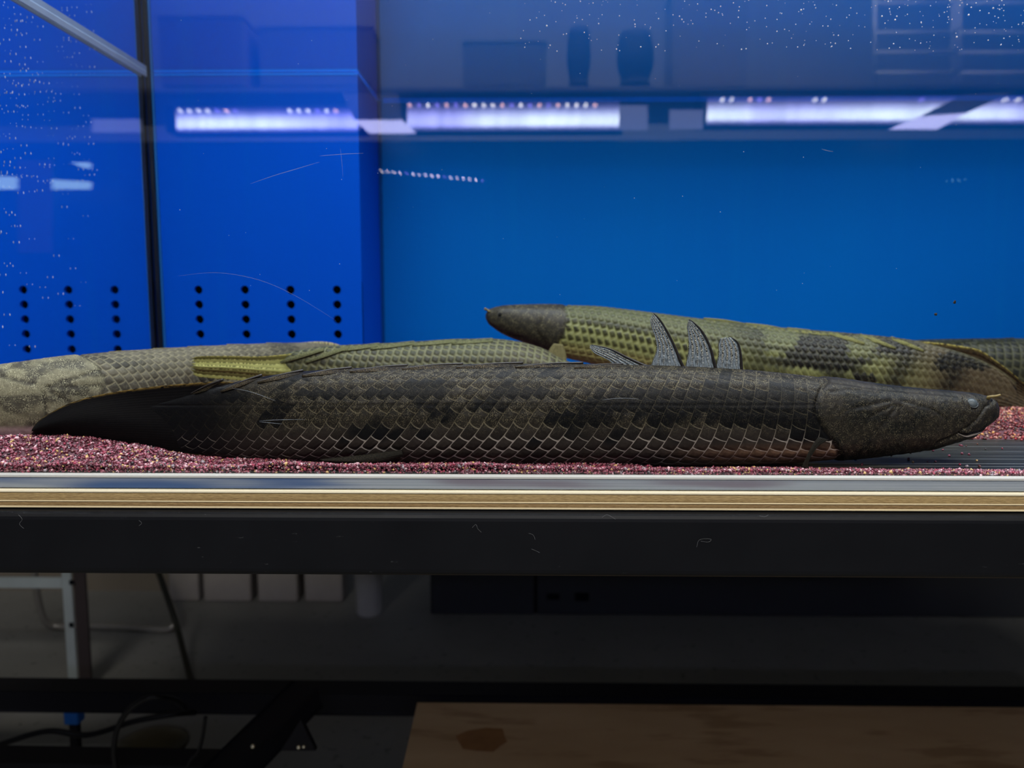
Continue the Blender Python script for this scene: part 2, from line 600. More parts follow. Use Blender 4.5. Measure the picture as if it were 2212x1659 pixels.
class Fish:
    def __init__(self, name, label, ctrl, tone, mat, Pp, Qp, shear, drop, N=1000, n=200, disp=None, emboss=0.8, power=2.25, part='body'):
        ctrl = sorted(ctrl)
        C = np.array(ctrl, float)
        us = np.linspace(C[0, 0], C[-1, 0], N)
        # finer spacing towards both ends
        q = np.linspace(-1, 1, N)
        q = 0.75 * q + 0.25 * np.sin(q * math.pi / 2)
        us = C[0, 0] + (q - q[0]) / (q[-1] - q[0]) * (C[-1, 0] - C[0, 0])
        vt, vb, ys, wf = (pchip(C[:, 0], C[:, k], us) for k in (1, 2, 3, 4))
        top = np.array([P(u, v, y) for u, v, y in zip(us, vt, ys)])
        bot = np.array([P(u, v, y) for u, v, y in zip(us, vb, ys)])
        cen = (top + bot) / 2
        upv = (top - bot) / 2
        h = np.linalg.norm(upv, axis=1)
        up = upv / h[:, None]
        T = np.gradient(cen, axis=0)
        side = np.stack([T[:, 1], -T[:, 0], np.zeros(N)], 1)
        side /= np.linalg.norm(side, axis=1)[:, None]
        w = wf * h
        th = np.linspace(0, 2 * math.pi, n, endpoint=False)
        c, s = np.cos(th), np.sin(th)
        ce = np.sign(c) * np.abs(c) ** (2 / power)
        se = np.sign(s) * np.abs(s) ** (2 / power)
        pos = cen[:, None] + up[:, None] * (h[:, None] * ce)[..., None] + side[:, None] * (w[:, None] * se)[..., None]
        nrm = up[:, None] * (ce / 1.0)[None, :, None] + side[:, None] * (se[None, :] * (h / np.maximum(w, 1e-5))[:, None])[..., None]
        nrm /= np.linalg.norm(nrm, axis=2)[..., None] + 1e-9
        hv, vc = (vb - vt) / 2, (vb + vt) / 2
        U = np.repeat(us[:, None], n, 1)
        ab = np.abs(np.where(th > math.pi, 2 * math.pi - th, th))
        V = vc[:, None] - hv[:, None] * ce[None] + (w / ys * (vc - 655))[:, None] * np.abs(se)[None]
        tp = (ab[None] - math.pi / 2) * hv[:, None]
        k = np.interp(us, *shear)[:, None]
        dr = np.repeat(np.interp(us, *drop)[:, None], n, 1)
        a = (U + k * tp) / Pp
        b = tp / Qp + 100.0
        fa = a - np.floor(a)
        bb = b - dr * fa - 0.06 * np.sin(math.pi * fa)
        fb = bb - np.floor(bb)
        ia, ib = np.floor(a), np.floor(bb)
        Uc, Vc = U + (0.5 - fa) * Pp, V + (0.5 - fb) * Qp * np.abs(s)[None]
        rnd = hash2(ia.ravel(), ib.ravel(), 3)
        qn = ((V - vt[:, None]) / np.maximum(vb - vt, 1)[:, None]).ravel()
        fl = lambda z: z.ravel()
        base, line, strength, speckle = tone(fl(U), fl(V), fl(Uc), fl(Vc), rnd, qn, np.repeat(se[None], N, 0).ravel())
        pxm = (ys / F)[:, None]
        dist = np.minimum((0.5 - np.abs(fa - 0.5)) * Pp, (0.5 - np.abs(fb - 0.5)) * Qp)
        dd = emboss * sst(dist, 0, Pp * 0.3) * strength.reshape(N, n) + emboss * 0.9 * (fa - 0.5) * strength.reshape(N, n)
        if disp is not None:
            dd = dd + disp(fl(U), fl(V), qn).reshape(N, n)
        fade = np.minimum(1, np.minimum(np.arange(N), np.arange(N)[::-1]) / 6.0)[:, None]
        pos = pos + nrm * (dd * pxm * fade)[..., None]
        self.pos, self.nrm, self.U, self.V, self.se = pos, nrm, U, V, np.repeat(se[None], N, 0)
        self.ys, self.us, self.cen, self.up, self.h = ys, us, cen, up, h
        nv = N * n
        idx = np.arange(nv).reshape(N, n)
        nx = np.roll(idx, -1, 1)
        quads = np.stack([idx[:-1], nx[:-1], nx[1:], idx[1:]], -1).reshape(-1, 4)
        m = bpy.data.meshes.new(part)
        co = np.concatenate([pos.reshape(-1, 3), pos[0].mean(0)[None], pos[-1].mean(0)[None]])
        m.vertices.add(nv + 2)
        m.vertices.foreach_set('co', co.astype(np.float32).ravel())
        t0 = np.stack([nx[0], idx[0], np.full(n, nv)], -1)
        t1 = np.stack([idx[-1], nx[-1], np.full(n, nv + 1)], -1)
        loops = np.concatenate([quads.ravel(), t0.ravel(), t1.ravel()]).astype(np.int32)
        starts = np.concatenate([np.arange(len(quads)) * 4, len(quads) * 4 + np.arange(2 * n) * 3]).astype(np.int32)
        m.loops.add(len(loops))
        m.loops.foreach_set('vertex_index', loops)
        m.polygons.add(len(starts))
        m.polygons.foreach_set('loop_start', starts)
        m.polygons.foreach_set('use_smooth', np.ones(len(starts), bool))
        m.update(calc_edges=True)
        m.validate()

        def ext(z):
            return np.concatenate([z, z[:1], z[-1:]])

        def vec(nm, arr):
            at = m.attributes.new(nm, 'FLOAT_VECTOR', 'POINT')
            at.data.foreach_set('vector', ext(arr).astype(np.float32).ravel())

        def colr(nm, rgb, al):
            at = m.attributes.new(nm, 'FLOAT_COLOR', 'POINT')
            at.data.foreach_set('color', ext(np.concatenate([rgb, al[:, None]], 1)).astype(np.float32).ravel())
        vec('lattice', np.stack([fl(a), fl(b), fl(dr)], 1))
        vec('side', np.stack([fl(U), fl(V), np.zeros(nv)], 1))
        colr('cbase', base, strength)
        colr('cline', line, speckle)
        m.materials.append(mat)
        self.root = empty(name, tuple(cen[N // 2] - np.array([0, 0, h[N // 2]])))
        bpy.context.view_layer.update()
        tag(self.root, label, 'fish', 'bichirs lying in the tank')
        self.body = link(bpy.data.objects.new(part, m), self.root)

    def at(self, u, v, near=True):
        d = (self.U - u) ** 2 + (self.V - v) ** 2 + np.where((self.se > 0.02) == near, 0, 1e6)
        i = np.unravel_index(np.argmin(d), d.shape)
        return Vector(self.pos[i]), Vector(self.nrm[i]).normalized()

    def yat(self, u):
        return float(np.interp(u, self.us, self.ys))


def resample(pts, n):
    pts = np.array(pts, float)
    if len(pts) > 2:
        pp = smooth_path([(p[0], p[1], 0) for p in pts], 6)
        pts = np.array([(p.x, p.y) for p in pp])
    L = np.concatenate([[0], np.cumsum(np.hypot(*np.diff(pts, axis=0).T))])
    q = np.linspace(0, L[-1], n)
    return np.stack([np.interp(q, L, pts[:, 0]), np.interp(q, L, pts[:, 1])], 1)


def fin(name, parent, A, B, yf, mat, nu=16, nv=24, thick=0.0011, rays=7, ridge=0.0003, fringe=0.0, seed=1):
    """a thin webbed fin: A and B are its two long edges from base to tip (side-view points), rays run lengthwise"""
    a, b = resample(A, nv + 1), resample(B, nv + 1)
    verts, faces = [], []
    rr = random.Random(seed)
    jag = [rr.uniform(-1, 1) * fringe for _ in range(nu + 1)]
    for sgn in (-1, 1):
        for j in range(nv + 1):
            for i in range(nu + 1):
                f = i / nu
                p = a[j] * (1 - f) + b[j] * f
                if j == nv and nv > 0:
                    q = a[j - 1] * (1 - f) + b[j - 1] * f
                    p = p + (p - q) * jag[i]
                y = yf(p[0], p[1], f, j / nv)
                edge = min(1.0, 4 * min(f, 1 - f) + 0.15) * (1 - 0.6 * j / nv)
                off = thick / 2 * edge + ridge * (0.5 + 0.5 * math.cos(2 * math.pi * rays * f)) * edge
                w = P(p[0], p[1], y)
                verts.append(w + Vector((0, sgn * off, 0)))
    n1 = (nu + 1) * (nv + 1)
    for k in (0, 1):
        for j in range(nv):
            for i in range(nu):
                q = [k * n1 + j * (nu + 1) + i, k * n1 + j * (nu + 1) + i + 1, k * n1 + (j + 1) * (nu + 1) + i + 1, k * n1 + (j + 1) * (nu + 1) + i]
                faces.append(tuple(q if k == 0 else q[::-1]))
    ring = [i for i in range(nu + 1)] + [j * (nu + 1) + nu for j in range(1, nv + 1)] + [nv * (nu + 1) + i for i in range(nu - 1, -1, -1)] + [j * (nu + 1) for j in range(nv - 1, 0, -1)]
    for x, y2 in zip(ring, ring[1:] + ring[:1]):
        faces.append((y2, x, x + n1, y2 + n1))
    o = mesh(name, verts, faces, mat, parent, True)
    uv = o.data.attributes.new('fin', 'FLOAT_VECTOR', 'POINT')
    arr = [(i / nu, j / nv, 0) for k in (0, 1) for j in range(nv + 1) for i in range(nu + 1)]
    uv.data.foreach_set('vector', np.array(arr, np.float32).ravel())
    return o


def fin_mat(name, web, ray, pale, rays=7, wrinkle=1.0, edgecol=None, bd=0.0004):
    g = G(name)
    at = g.node('ShaderNodeAttribute', {'attribute_name': 'fin'})
    sp = g.node('ShaderNodeSeparateXYZ', _0=at.outputs['Vector'])
    x, y = sp.outputs[0], sp.outputs[1]
    st = g.math('MULTIPLY', g.math('ADD', g.math('COSINE', g.math('MULTIPLY', x, 2 * math.pi * rays)), 1.0), 0.5)
    mp = g.node('ShaderNodeMapping', Scale=(26, 10, 1))
    g.put(mp.inputs['Vector'], at.outputs['Vector'])
    nz = g.noise(mp.outputs[0], 1.0, 3.0, 0.6)
    mp2 = g.node('ShaderNodeMapping', Scale=(rays, 34, 1))
    g.put(mp2.inputs['Vector'], at.outputs['Vector'])
    seg = g.noise(mp2.outputs[0], 1.0, 2.0)
    c = g.mix(g.math('MULTIPLY', g.step(nz, 0.42, 0.6), wrinkle), web, tuple(k * 0.25 for k in web))
    rayon = g.math('MULTIPLY', g.step(st, 0.55, 0.85), g.step(y, 0.12, 0.45, 0.25, 1.0))
    rc = g.mix(g.step(seg, 0.45, 0.58), ray, pale)
    c = g.mix(rayon, c, rc)
    if edgecol:
        e = g.step(g.math('MINIMUM', x, g.math('SUBTRACT', 1.0, x)), 0.0, 0.05, 1.0, 0.0)
        c = g.mix(g.math('MULTIPLY', e, g.step(seg, 0.35, 0.6)), c, edgecol)
    return g.bsdf(c, 0.55, 0.08, normal=g.bump(g.math('ADD', st, g.math('MULTIPLY', nz, 0.6)), bd))


def eye(parent, fish, u, v, r, ring, ball, far=True):
    for near in ((True, False) if far else (True,)):
        p, nn = fish.at(u, v, near)
        bm = bmesh.new()
        bmesh.ops.create_uvsphere(bm, u_segments=24, v_segments=14, radius=1.0)
        q = nn.to_track_quat('Z', 'Y')
        for vv in bm.verts:
            vv.co = p + q @ Vector((vv.co.x * r, vv.co.y * r, vv.co.z * r * 0.55)) - nn * r * 0.12
        m = bpy.data.meshes.new('eye')
        bm.to_mesh(m)
        bm.free()
        m.polygons.foreach_set('use_smooth', [True] * len(m.polygons))
        m.materials.append(ball)
        e = link(bpy.data.objects.new('eye', m), parent)
        pts = []
        for k in range(25):
            t = 2 * math.pi * k / 24
            pts.append(p + q @ Vector((math.cos(t) * r * 1.03, math.sin(t) * r * 1.03, -0.05 * r)))
        tube('eye_ring', pts, r * 0.14, ring, e, 8, 1)


# ---- the big dark one along the glass
OPX = ([800, 826, 845, 870, 900, 930, 950, 970, 1000], [1800, 1772, 1750, 1737, 1733, 1748, 1766, 1782, 1800])
MOUTH = [(2153, 903), (2122, 922), (2096, 931), (2062, 935), (2040, 936)]
LIP = [(2134, 866), (2106, 879), (2082, 899), (2062, 917), (2032, 939), (1992, 954)]
DORSAL_PLATE = [(1760, 826), (1840, 838), (1930, 846), (2010, 852), (2050, 856)]
RAYC = (1906, 872)
RAYS = [[(1900, 880), (1866, 915), (1850, 930)], [(1906, 880), (1902, 930)], [(1890, 868), (1822, 880), (1800, 884)], [(1915, 868), (1975, 885), (2010, 905)],
        [(1896, 876), (1840, 900)], [(1912, 880), (1935, 920)], [(1880, 852), (1800, 846), (1765, 850)]]


def toneA(U, V, Uc, Vc, rnd, qn, se):
    n = len(U)
    op = np.interp(V, *OPX)
    head = sst(U, op - 2, op + 3)
    base = const(n, srgb(36, 33, 28))
    base = mixc(base, srgb(44, 38, 34), sst(qn, 0.5, 0.8))
    base *= (0.72 + 0.55 * rnd)[:, None]
    nz = vnoise(Uc / 74.0 + 0.35 * Vc / 40, Vc / 26.0, 5)
    nz2 = vnoise(Uc / 33.0, Vc / 30.0, 8)
    band = np.exp(-((Vc - 893) / 26.0) ** 2) * sst(U, 900, 1300) + 0.55 * np.exp(-((Vc - 850) / 16.0) ** 2)
    dark = sst(0.60 * nz + 0.32 * nz2 + 0.42 * band, 0.56, 0.70) * (1 - sst(qn, 0.72, 0.85) * 0.6)
    dark = np.maximum(dark, sst(U, 620, 430))
    base = mixc(base, srgb(7, 8, 11), dark * 0.95)
    belly = sst(qn, 0.74, 0.92) * sst(U, 1380, 1640)
    base = mixc(base, srgb(128, 98, 76), belly * 0.85)
    line = const(n, srgb(116, 108, 84))
    low = sst(qn, 0.55, 0.80)
    line = mixc(line, srgb(190, 180, 168), low)
    line = mixc(line, srgb(220, 202, 182), belly)
    strength = (0.62 + 0.35 * low) * (0.55 + 0.45 * vnoise(U / 60, V / 40, 4))
    strength *= (1 - 0.55 * dark * (1 - low)) * (1 - 0.5 * sst(qn, 0.2, 0.0))
    strength *= (1 - 0.75 * sst(U, 760, 400)) * (1 - 0.6 * sst(qn, 0.93, 1.0))
    speckle = 0.65 * (1 - sst(qn, 0.5, 0.75)) * (1 - 0.75 * dark) * sst(U, 430, 640)
    hb = const(n, srgb(35, 32, 27))
    hb = mixc(hb, srgb(40, 37, 34), sst(qn, 0.22, 0.05))
    hb = mixc(hb, srgb(22, 22, 20), sst(vnoise(U / 30, V / 22, 12), 0.45, 0.75))
    hb = mixc(hb, srgb(46, 38, 31), sst(qn, 0.66, 0.9) * sst(vnoise(U / 14, V / 12, 14), 0.4, 0.7))
    for pts in RAYS:
        hb = mixc(hb, srgb(11, 11, 11), 0.6 * np.exp(-(polydist(U, V, pts) / 4.0) ** 2))
    hb = mixc(hb, srgb(10, 10, 10), 0.9 * np.exp(-(polydist(U, V, MOUTH) / 2.2) ** 2))
    hb = mixc(hb, srgb(8, 8, 8), 0.85 * np.exp(-(polydist(U, V, LIP) / 2.4) ** 2))
    base = mixc(base, (0, 0, 0), np.zeros(n))
    base = base * (1 - head)[:, None] + hb * head[:, None]
    base = mixc(base, srgb(6, 6, 8), 0.8 * np.exp(-((U - op + 2) / 5.0) ** 2) * sst(V, 850, 900))
    return base, line, strength * (1 - head), np.where(head > 0.5, 0.42 - 0.3 * sst(qn, 0.15, 0.0) + 0.2 * sst(qn, 0.6, 0.85), speckle)


def dispA(U, V, qn):
    op = np.interp(V, *OPX)
    d = 3.2 * sst(U, op, op + 10) * (1 - 0.6 * sst(U, op + 40, op + 160))
    d -= 3.0 * np.exp(-((U - op + 3) / 4.0) ** 2)
    hd = sst(U, op, op + 20)
    d -= 4.5 * np.exp(-(polydist(U, V, MOUTH) / 2.6) ** 2)
    d -= 3.0 * np.exp(-(polydist(U, V, LIP) / 3.2) ** 2)
    d += 2.8 * np.exp(-(polydist(U, V, [(x + 2, y + 11) for x, y in LIP]) / 7.0) ** 2)
    d += 2.2 * np.exp(-(polydist(U, V, [(x, y + 8) for x, y in MOUTH]) / 5.0) ** 2)
    d -= 2.4 * np.exp(-(polydist(U, V, DORSAL_PLATE) / 4.0) ** 2)
    for pts in RAYS:
        d -= 1.5 * np.exp(-(polydist(U, V, pts) / 4.0) ** 2)
    d += 1.2 * np.exp(-(np.hypot((U - 1800) / 1.3, V - 845) / 30.0) ** 2)
    d += 2.5 * np.exp(-(np.hypot((U - 1880) / 1.6, V - 935) / 22.0) ** 2)
    d -= 1.4 * np.exp(-(((U - 2072) ** 2 + (V - 870) ** 2) ** 0.5 - 15) ** 2 / 12.0)
    d += hd * 1.1 * (vnoise(U / 7.0, V / 6.0, 21) - 0.5)
    # lateral line: a faint groove along the flank
    d -= 0.9 * np.exp(-((V - 876) / 2.0) ** 2) * (1 - hd)
    return d


ctrlA = [(250, 900, 930, .501, .02), (300, 885, 945, .501, .04), (345, 872, 958, .501, .09), (400, 856, 974, .501, .18), (480, 832, 989, .5015, .36), (560, 815, 996, .502, .53), (650, 803, 998, .502, .68),
         (760, 796, 1000, .503, .79), (900, 790, 1003, .503, .84), (1100, 786, 1006, .503, .85), (1300, 787, 1006, .503, .85), (1450, 790, 1005, .503, .85), (1600, 798, 1002, .503, .87),
         (1700, 807, 998, .503, .9), (1760, 814, 993, .503, .95), (1850, 824, 986, .504, 1.0), (1950, 836, 976, .505, 1.02), (2000, 841, 968, .506, 1.02), (2050, 845, 956, .506, 1.0),
         (2100, 850, 937, .507, .95), (2130, 856, 919, .507, .9), (2148, 866, 905, .507, .85), (2156, 880, 893, .507, .8)]
M['skinA'] = skin_mat('dark_scaled_skin', 30, 25, 0.3, 1.7, srgb(114, 106, 82), 0.5, 0.12, 3.0, 0.0006, 0.85)
A = Fish('bichir', 'large charcoal bichir facing right, dorsal finlets raised, lying along the front glass', ctrlA, toneA, M['skinA'], 30, 25,
         ([300, 900, 1300, 1500, 1720], [0.95, 0.88, 0.7, 0.42, 0.16]), ([300, 900, 1200, 1500, 1720], [0.47, 0.47, 0.46, 0.42, 0.36]), 1250, 224, dispA, 1.0)
M['eyeA'] = plain('cloudy_eye', srgb(66, 72, 74), 0.35, 0.2, var=0.25, scale=300)
M['eyering'] = plain('eye_rim', srgb(40, 42, 42), 0.4, 0.4)
eye(A.root, A, 2072, 872, 0.0034, M['eyering'], M['eyeA'])
M['barbel'] = plain('olive_skin', srgb(120, 104, 60), 0.5, 0.3, var=0.4, scale=600)
for near in (True, False):
    p0, n0 = A.at(2124, 862, near)
    y = p0.y
    tube('nostril_tube', [p0 - n0 * 0.001, P(2136, 858, y - 0.001 if near else y), P(2150, 856, y - 0.0025 if near else y), P(2161, 853, y - 0.003 if near else y)], 0.0011, M['barbel'], A.root, 8, 6, lambda t: 1.1 - 0.5 * t)
M['tooth'] = plain('pale_jaw_edge', srgb(120, 112, 104), 0.4, 0.4)
jaw = [A.at(u, v)[0] + A.at(u, v)[1] * 0.0001 for u, v in ((2040, 937), (2056, 939), (2076, 937), (2094, 934), (2108, 931))]
tube('jaw_edge', jaw, 0.0004, M['tooth'], A.root, 6, 4, lambda t: 0.4 + 1.3 * math.sin(math.pi * t))

M['tailA'] = fin_mat('dark_tail_fin', srgb(8, 7, 8), srgb(5, 5, 6), srgb(13, 11, 10), 26, 0.4, srgb(96, 78, 38), bd=0.00003)
fin('tail_fin', A.root, [(520, 826), (470, 824), (420, 827), (350, 833), (270, 843), (200, 856), (150, 871), (110, 891), (82, 910), (70, 926)],
    [(560, 980), (500, 990), (420, 986), (350, 978), (290, 971), (220, 964), (150, 956), (110, 951), (85, 947), (71, 940)],
    lambda u, v, f, t: 0.501 + 0.004 * t * math.sin(f * 5 + t * 3), M['tailA'], 60, 70, 0.0022, 26, 0.0, 0.6)
M['finlet'] = fin_mat('speckled_finlet', srgb(136, 148, 156), srgb(14, 14, 14), srgb(190, 186, 168), 5, 0.9, srgb(30, 28, 26))
M['spine'] = plain('dark_spine', srgb(34, 30, 28), 0.4, 0.35, var=0.5, scale=900)
yd = lambda u, v, f, t: 0.5035 + 0.0025 * t * (f - 0.5)
for k, (L, R) in enumerate((
        ([(1330, 795), (1316, 780), (1300, 771), (1284, 763), (1274, 751)], [(1402, 793), (1384, 786), (1352, 771), (1318, 754), (1278, 745)]),
        ([(1404, 795), (1411, 776), (1418, 754), (1415, 730), (1407, 706), (1404, 692)], [(1477, 797), (1468, 776), (1456, 746), (1440, 714), (1425, 690), (1412, 677)]),
        ([(1479, 797), (1484, 775), (1487, 752), (1486, 726), (1484, 706), (1486, 696)], [(1546, 799), (1541, 778), (1533, 748), (1518, 718), (1502, 700), (1489, 690)]),
        ([(1547, 799), (1549, 780), (1552, 762), (1551, 748), (1552, 740), (1556, 731)], [(1602, 801), (1601, 785), (1600, 768), (1597, 750), (1592, 738), (1580, 729)]))):
    fo = fin('dorsal_finlet', A.root, L, R, yd, M['finlet'], 22, 26, 0.0010, 5, 0.0004, 0.9, k)
    tube('spine', [P(x, y, 0.5035) for x, y in R], 0.0009, M['spine'], fo, 7, 5, lambda t: 1.25 - 0.9 * t)
# finlets folded flat along the back
M['folded'] = fin_mat('folded_finlet', srgb(34, 30, 27), srgb(24, 22, 20), srgb(120, 104, 72), 4, 0.4, srgb(128, 112, 78))
folded = [((482, 822), (412, 851), 9), ((566, 812), (476, 846), 9), ((655, 802), (556, 826), 9), ((760, 796), (652, 812), 8), ((880, 791), (755, 803), 8),
          ((1000, 788), (868, 797), 7), ((1130, 786), (985, 794), 7), ((1260, 786), (1112, 793), 7), ((1345, 789), (1240, 794), 6)]
for k, ((bu, bv), (tu, tv), wd) in enumerate(folded):
    def onback(u, v, f, t, A=A):
        y = A.yat(u)
        i = int(np.argmin(np.abs(A.us - u)))
        row = np.where(A.se[i] > 0.0, A.V[i], 9e9)
        j = int(np.argmin(np.abs(row - v)))
        return float(A.pos[i, j, 1]) - 0.0008 - 0.001 * t if v > A.V[i, 0] + 1 else y
    Lp = [(bu, bv - 2), ((bu + tu) / 2, (bv + tv) / 2 - 4), (tu, tv - 1)]
    Rp = [(bu - 10, bv + wd * 0.8), ((bu + tu) / 2, (bv + tv) / 2 + wd * 0.7), (tu + 1, tv + 2)]
    fo = fin('dorsal_finlet', A.root, Lp, Rp, onback, M['folded'], 8, 22, 0.0012, 4, 0.0004, 0.0, 40 + k)
    tube('spine', [P(x, y, onback(x, y, 0, 0) - 0.0006) for x, y in Lp], 0.0008, M['spine'], fo, 6, 6, lambda t: 1.2 - 0.8 * t)
M['pelvic'] = fin_mat('dark_paddle_fin', srgb(40, 38, 33), srgb(26, 25, 23), srgb(72, 66, 52), 8, 0.5)
fin('pelvic_fin', A.root, [(868, 972), (830, 976), (780, 983), (730, 988), (690, 992)], [(872, 986), (840, 997), (800, 1003), (750, 1003), (700, 998)],
    lambda u, v, f, t: 0.4745 + 0.004 * abs(f - .5), M['pelvic'], 12, 24, 0.0018, 8)
fin('pectoral_fin', A.root, [(1768, 944), (1756, 960), (1746, 978), (1737, 998), (1731, 1010)], [(1790, 950), (1770, 962), (1756, 980), (1746, 1000), (1748, 1013)],
    lambda u, v, f, t: 0.473 - 0.003 * t, M['pelvic'], 8, 20, 0.0016, 5)


# ---- the spotted yellow one behind, head raised
OPD = ([640, 665, 690, 715, 740, 760, 780], [1222, 1220, 1226, 1222, 1210, 1196, 1185])
MOUTHD = [(1052, 692), (1066, 703), (1084, 713), (1108, 722), (1130, 727)]


def toneD(U, V, Uc, Vc, rnd, qn, se):
    n = len(U)
    op = np.interp(V, *OPD)
    head = sst(U, op + 3, op - 3)
    yel = const(n, srgb(118, 121, 74))
    yel = mixc(yel, srgb(78, 82, 54), sst(qn, 0.5, 0.12))
    yel = mixc(yel, srgb(164, 158, 98), sst(qn, 0.62, 0.85) * sst(U, 1650, 1400))
    yel = mixc(yel, srgb(76, 66, 48), sst(U, 1800, 2080))
    base = yel * 0.86 * (0.8 + 0.35 * rnd)[:, None]
    qc = qn + (Vc - V) / 140.0
    rows = np.cos((qc - 0.30) * 2 * math.pi / 0.155)
    spots = sst(rows, -0.4, 0.15) * sst(qc, 0.2, 0.28) * sst(qc, 0.86, 0.72) * sst(U, 1720, 1500) * (0.6 + 0.4 * rnd)
    stripe = np.exp(-((qn - 0.27 - 0.00006 * (U - 1220)) / 0.035) ** 2) * sst(U, 1215, 1300) * sst(U, 1950, 1700)
    blot = sst(0.7 * vnoise(Uc / 58.0, Vc / 34.0, 31) + 0.3 * vnoise(Uc / 24, Vc / 20, 32), 0.46, 0.56) * sst(U, 1480, 1720)
    for (cx, w0, sl) in ((1775, 26, 0.5), (1952, 30, -0.6), (2075, 26, -0.5)):
        blot = np.maximum(blot, 0.9 * np.exp(-((Uc - cx - sl * (Vc - 760)) / w0) ** 2))
    dk = np.clip(np.maximum(np.maximum(spots * 0.9, stripe * 0.8), blot), 0, 1)
    base = mixc(base, srgb(7, 8, 9), dk)
    line = mixc(yel, srgb(26, 28, 26), np.maximum(blot * 0.95, stripe * 0.75))
    back = sst(qn, 0.10, 0.0)
    base = mixc(base, srgb(70, 68, 46), back * 0.8)
    strength = 0.9 * (1 - 0.6 * sst(U, 1900, 2100)) * (1 - head)
    hb = const(n, srgb(46, 44, 38))
    hb = mixc(hb, srgb(76, 70, 58), sst(vnoise(U / 40, V / 26, 35), 0.5, 0.8) * sst(qn, 0.3, 0.6))
    hb = mixc(hb, srgb(48, 46, 40), sst(U, 1100, 1060))
    hb = mixc(hb, srgb(34, 32, 28), 0.8 * np.exp(-(polydist(U, V, [(1168, 690), (1160, 715), (1180, 740)]) / 5.0) ** 2))
    hb = mixc(hb, srgb(26, 25, 22), 0.8 * np.exp(-(polydist(U, V, MOUTHD) / 2.5) ** 2))
    base = base * (1 - head)[:, None] + hb * head[:, None]
    base = mixc(base, srgb(34, 32, 26), 0.6 * np.exp(-((U - op) / 4.0) ** 2))
    return base, line, strength, 0.12 + 0.1 * head


def dispD(U, V, qn):
    op = np.interp(V, *OPD)
    d = 1.5 * sst(U, op, op - 8) - 1.6 * np.exp(-((U - op - 2) / 3.0) ** 2)
    d -= 2.2 * np.exp(-(polydist(U, V, MOUTHD) / 2.4) ** 2)
    d -= 1.2 * np.exp(-(polydist(U, V, [(1168, 690), (1160, 715), (1180, 740)]) / 4.0) ** 2)
    return d


ctrlD = [(1049, 679, 688, .790, .8), (1054, 671, 697, .790, .85), (1066, 666, 707, .790, .9), (1090, 661, 722, .789, .95), (1130, 659, 738, .788, 1.0), (1180, 658, 757, .787, .98),
         (1220, 659, 772, .785, .92), (1280, 661, 786, .783, .85), (1350, 668, 802, .780, .84), (1430, 678, 822, .776, .84), (1500, 687, 838, .772, .84), (1600, 699, 856, .764, .84),
         (1700, 709, 870, .755, .82), (1800, 717, 880, .745, .78), (1900, 726, 888, .736, .7), (1980, 736, 892, .730, .58), (2050, 752, 892, .725, .42), (2120, 778, 890, .720, .25), (2170, 806, 886, .717, .14), (2195, 826, 880, .716, .08)]
M['skinD'] = skin_mat('yellow_spotted_skin', 15.5, 15, 0.5, 3.6, srgb(190, 180, 130), 0.45, 0.22, 3.0, 0.0006)
D = Fish('bichir', 'yellow black-spotted bichir with raised brown head and blotched tail', ctrlD, toneD, M['skinD'], 15.5, 15,
         ([1050, 1250, 1600, 2200], [-0.1, -0.25, -0.6, -0.9]), ([1050, 2200], [-0.35, -0.45]), 760, 150, dispD, 0.7)
M['tailD'] = fin_mat('brown_tail_fin', srgb(58, 48, 34), srgb(34, 29, 22), srgb(72, 60, 40), 14, 0.5, srgb(150, 140, 74))
fin('tail_fin', D.root, [(1990, 738), (2030, 741), (2080, 748), (2118, 757), (2150, 778), (2180, 800), (2205, 822), (2240, 850), (2262, 872)],
    [(2000, 888), (2050, 893), (2100, 896), (2140, 898), (2170, 900), (2200, 904), (2230, 904), (2255, 898), (2264, 886)],
    lambda u, v, f, t: 0.7235 - 0.012 * t + 0.003 * math.sin(f * 6), M['tailD'], 30, 40, 0.004, 15, 0.0006, 0.5)
M['foldD'] = fin_mat('olive_folded_finlet', srgb(104, 104, 62), srgb(64, 62, 38), srgb(140, 136, 84), 3, 0.3, srgb(150, 146, 84))


def fold_on(fish, pairs, mat, lift=0.001, wd=7, nm='dorsal_finlet', seed=80):
    for k, ((bu, bv), (tu, tv)) in enumerate(pairs):
        def yy(u, v, f, t):
            i = int(np.argmin(np.abs(fish.us - u)))
            row = np.where(fish.se[i] > 0.0, fish.V[i], 9e9)
            j = int(np.argmin(np.abs(row - v)))
            return float(fish.pos[i, j, 1]) - lift if v > fish.V[i, 0] + 1 else fish.yat(u)
        Lp = [(bu, bv - 2), ((bu + tu) / 2, (bv + tv) / 2 - 4), (tu, tv - 2)]
        Rp = [(bu, bv + wd * 0.7), ((bu + tu) / 2, (bv + tv) / 2 + wd * 0.7), (tu, tv + wd * 0.4)]
        fin(nm, fish.root, Lp, Rp, yy, mat, 6, 16, 0.0018, 3, 0.0004, 0.0, seed + k)


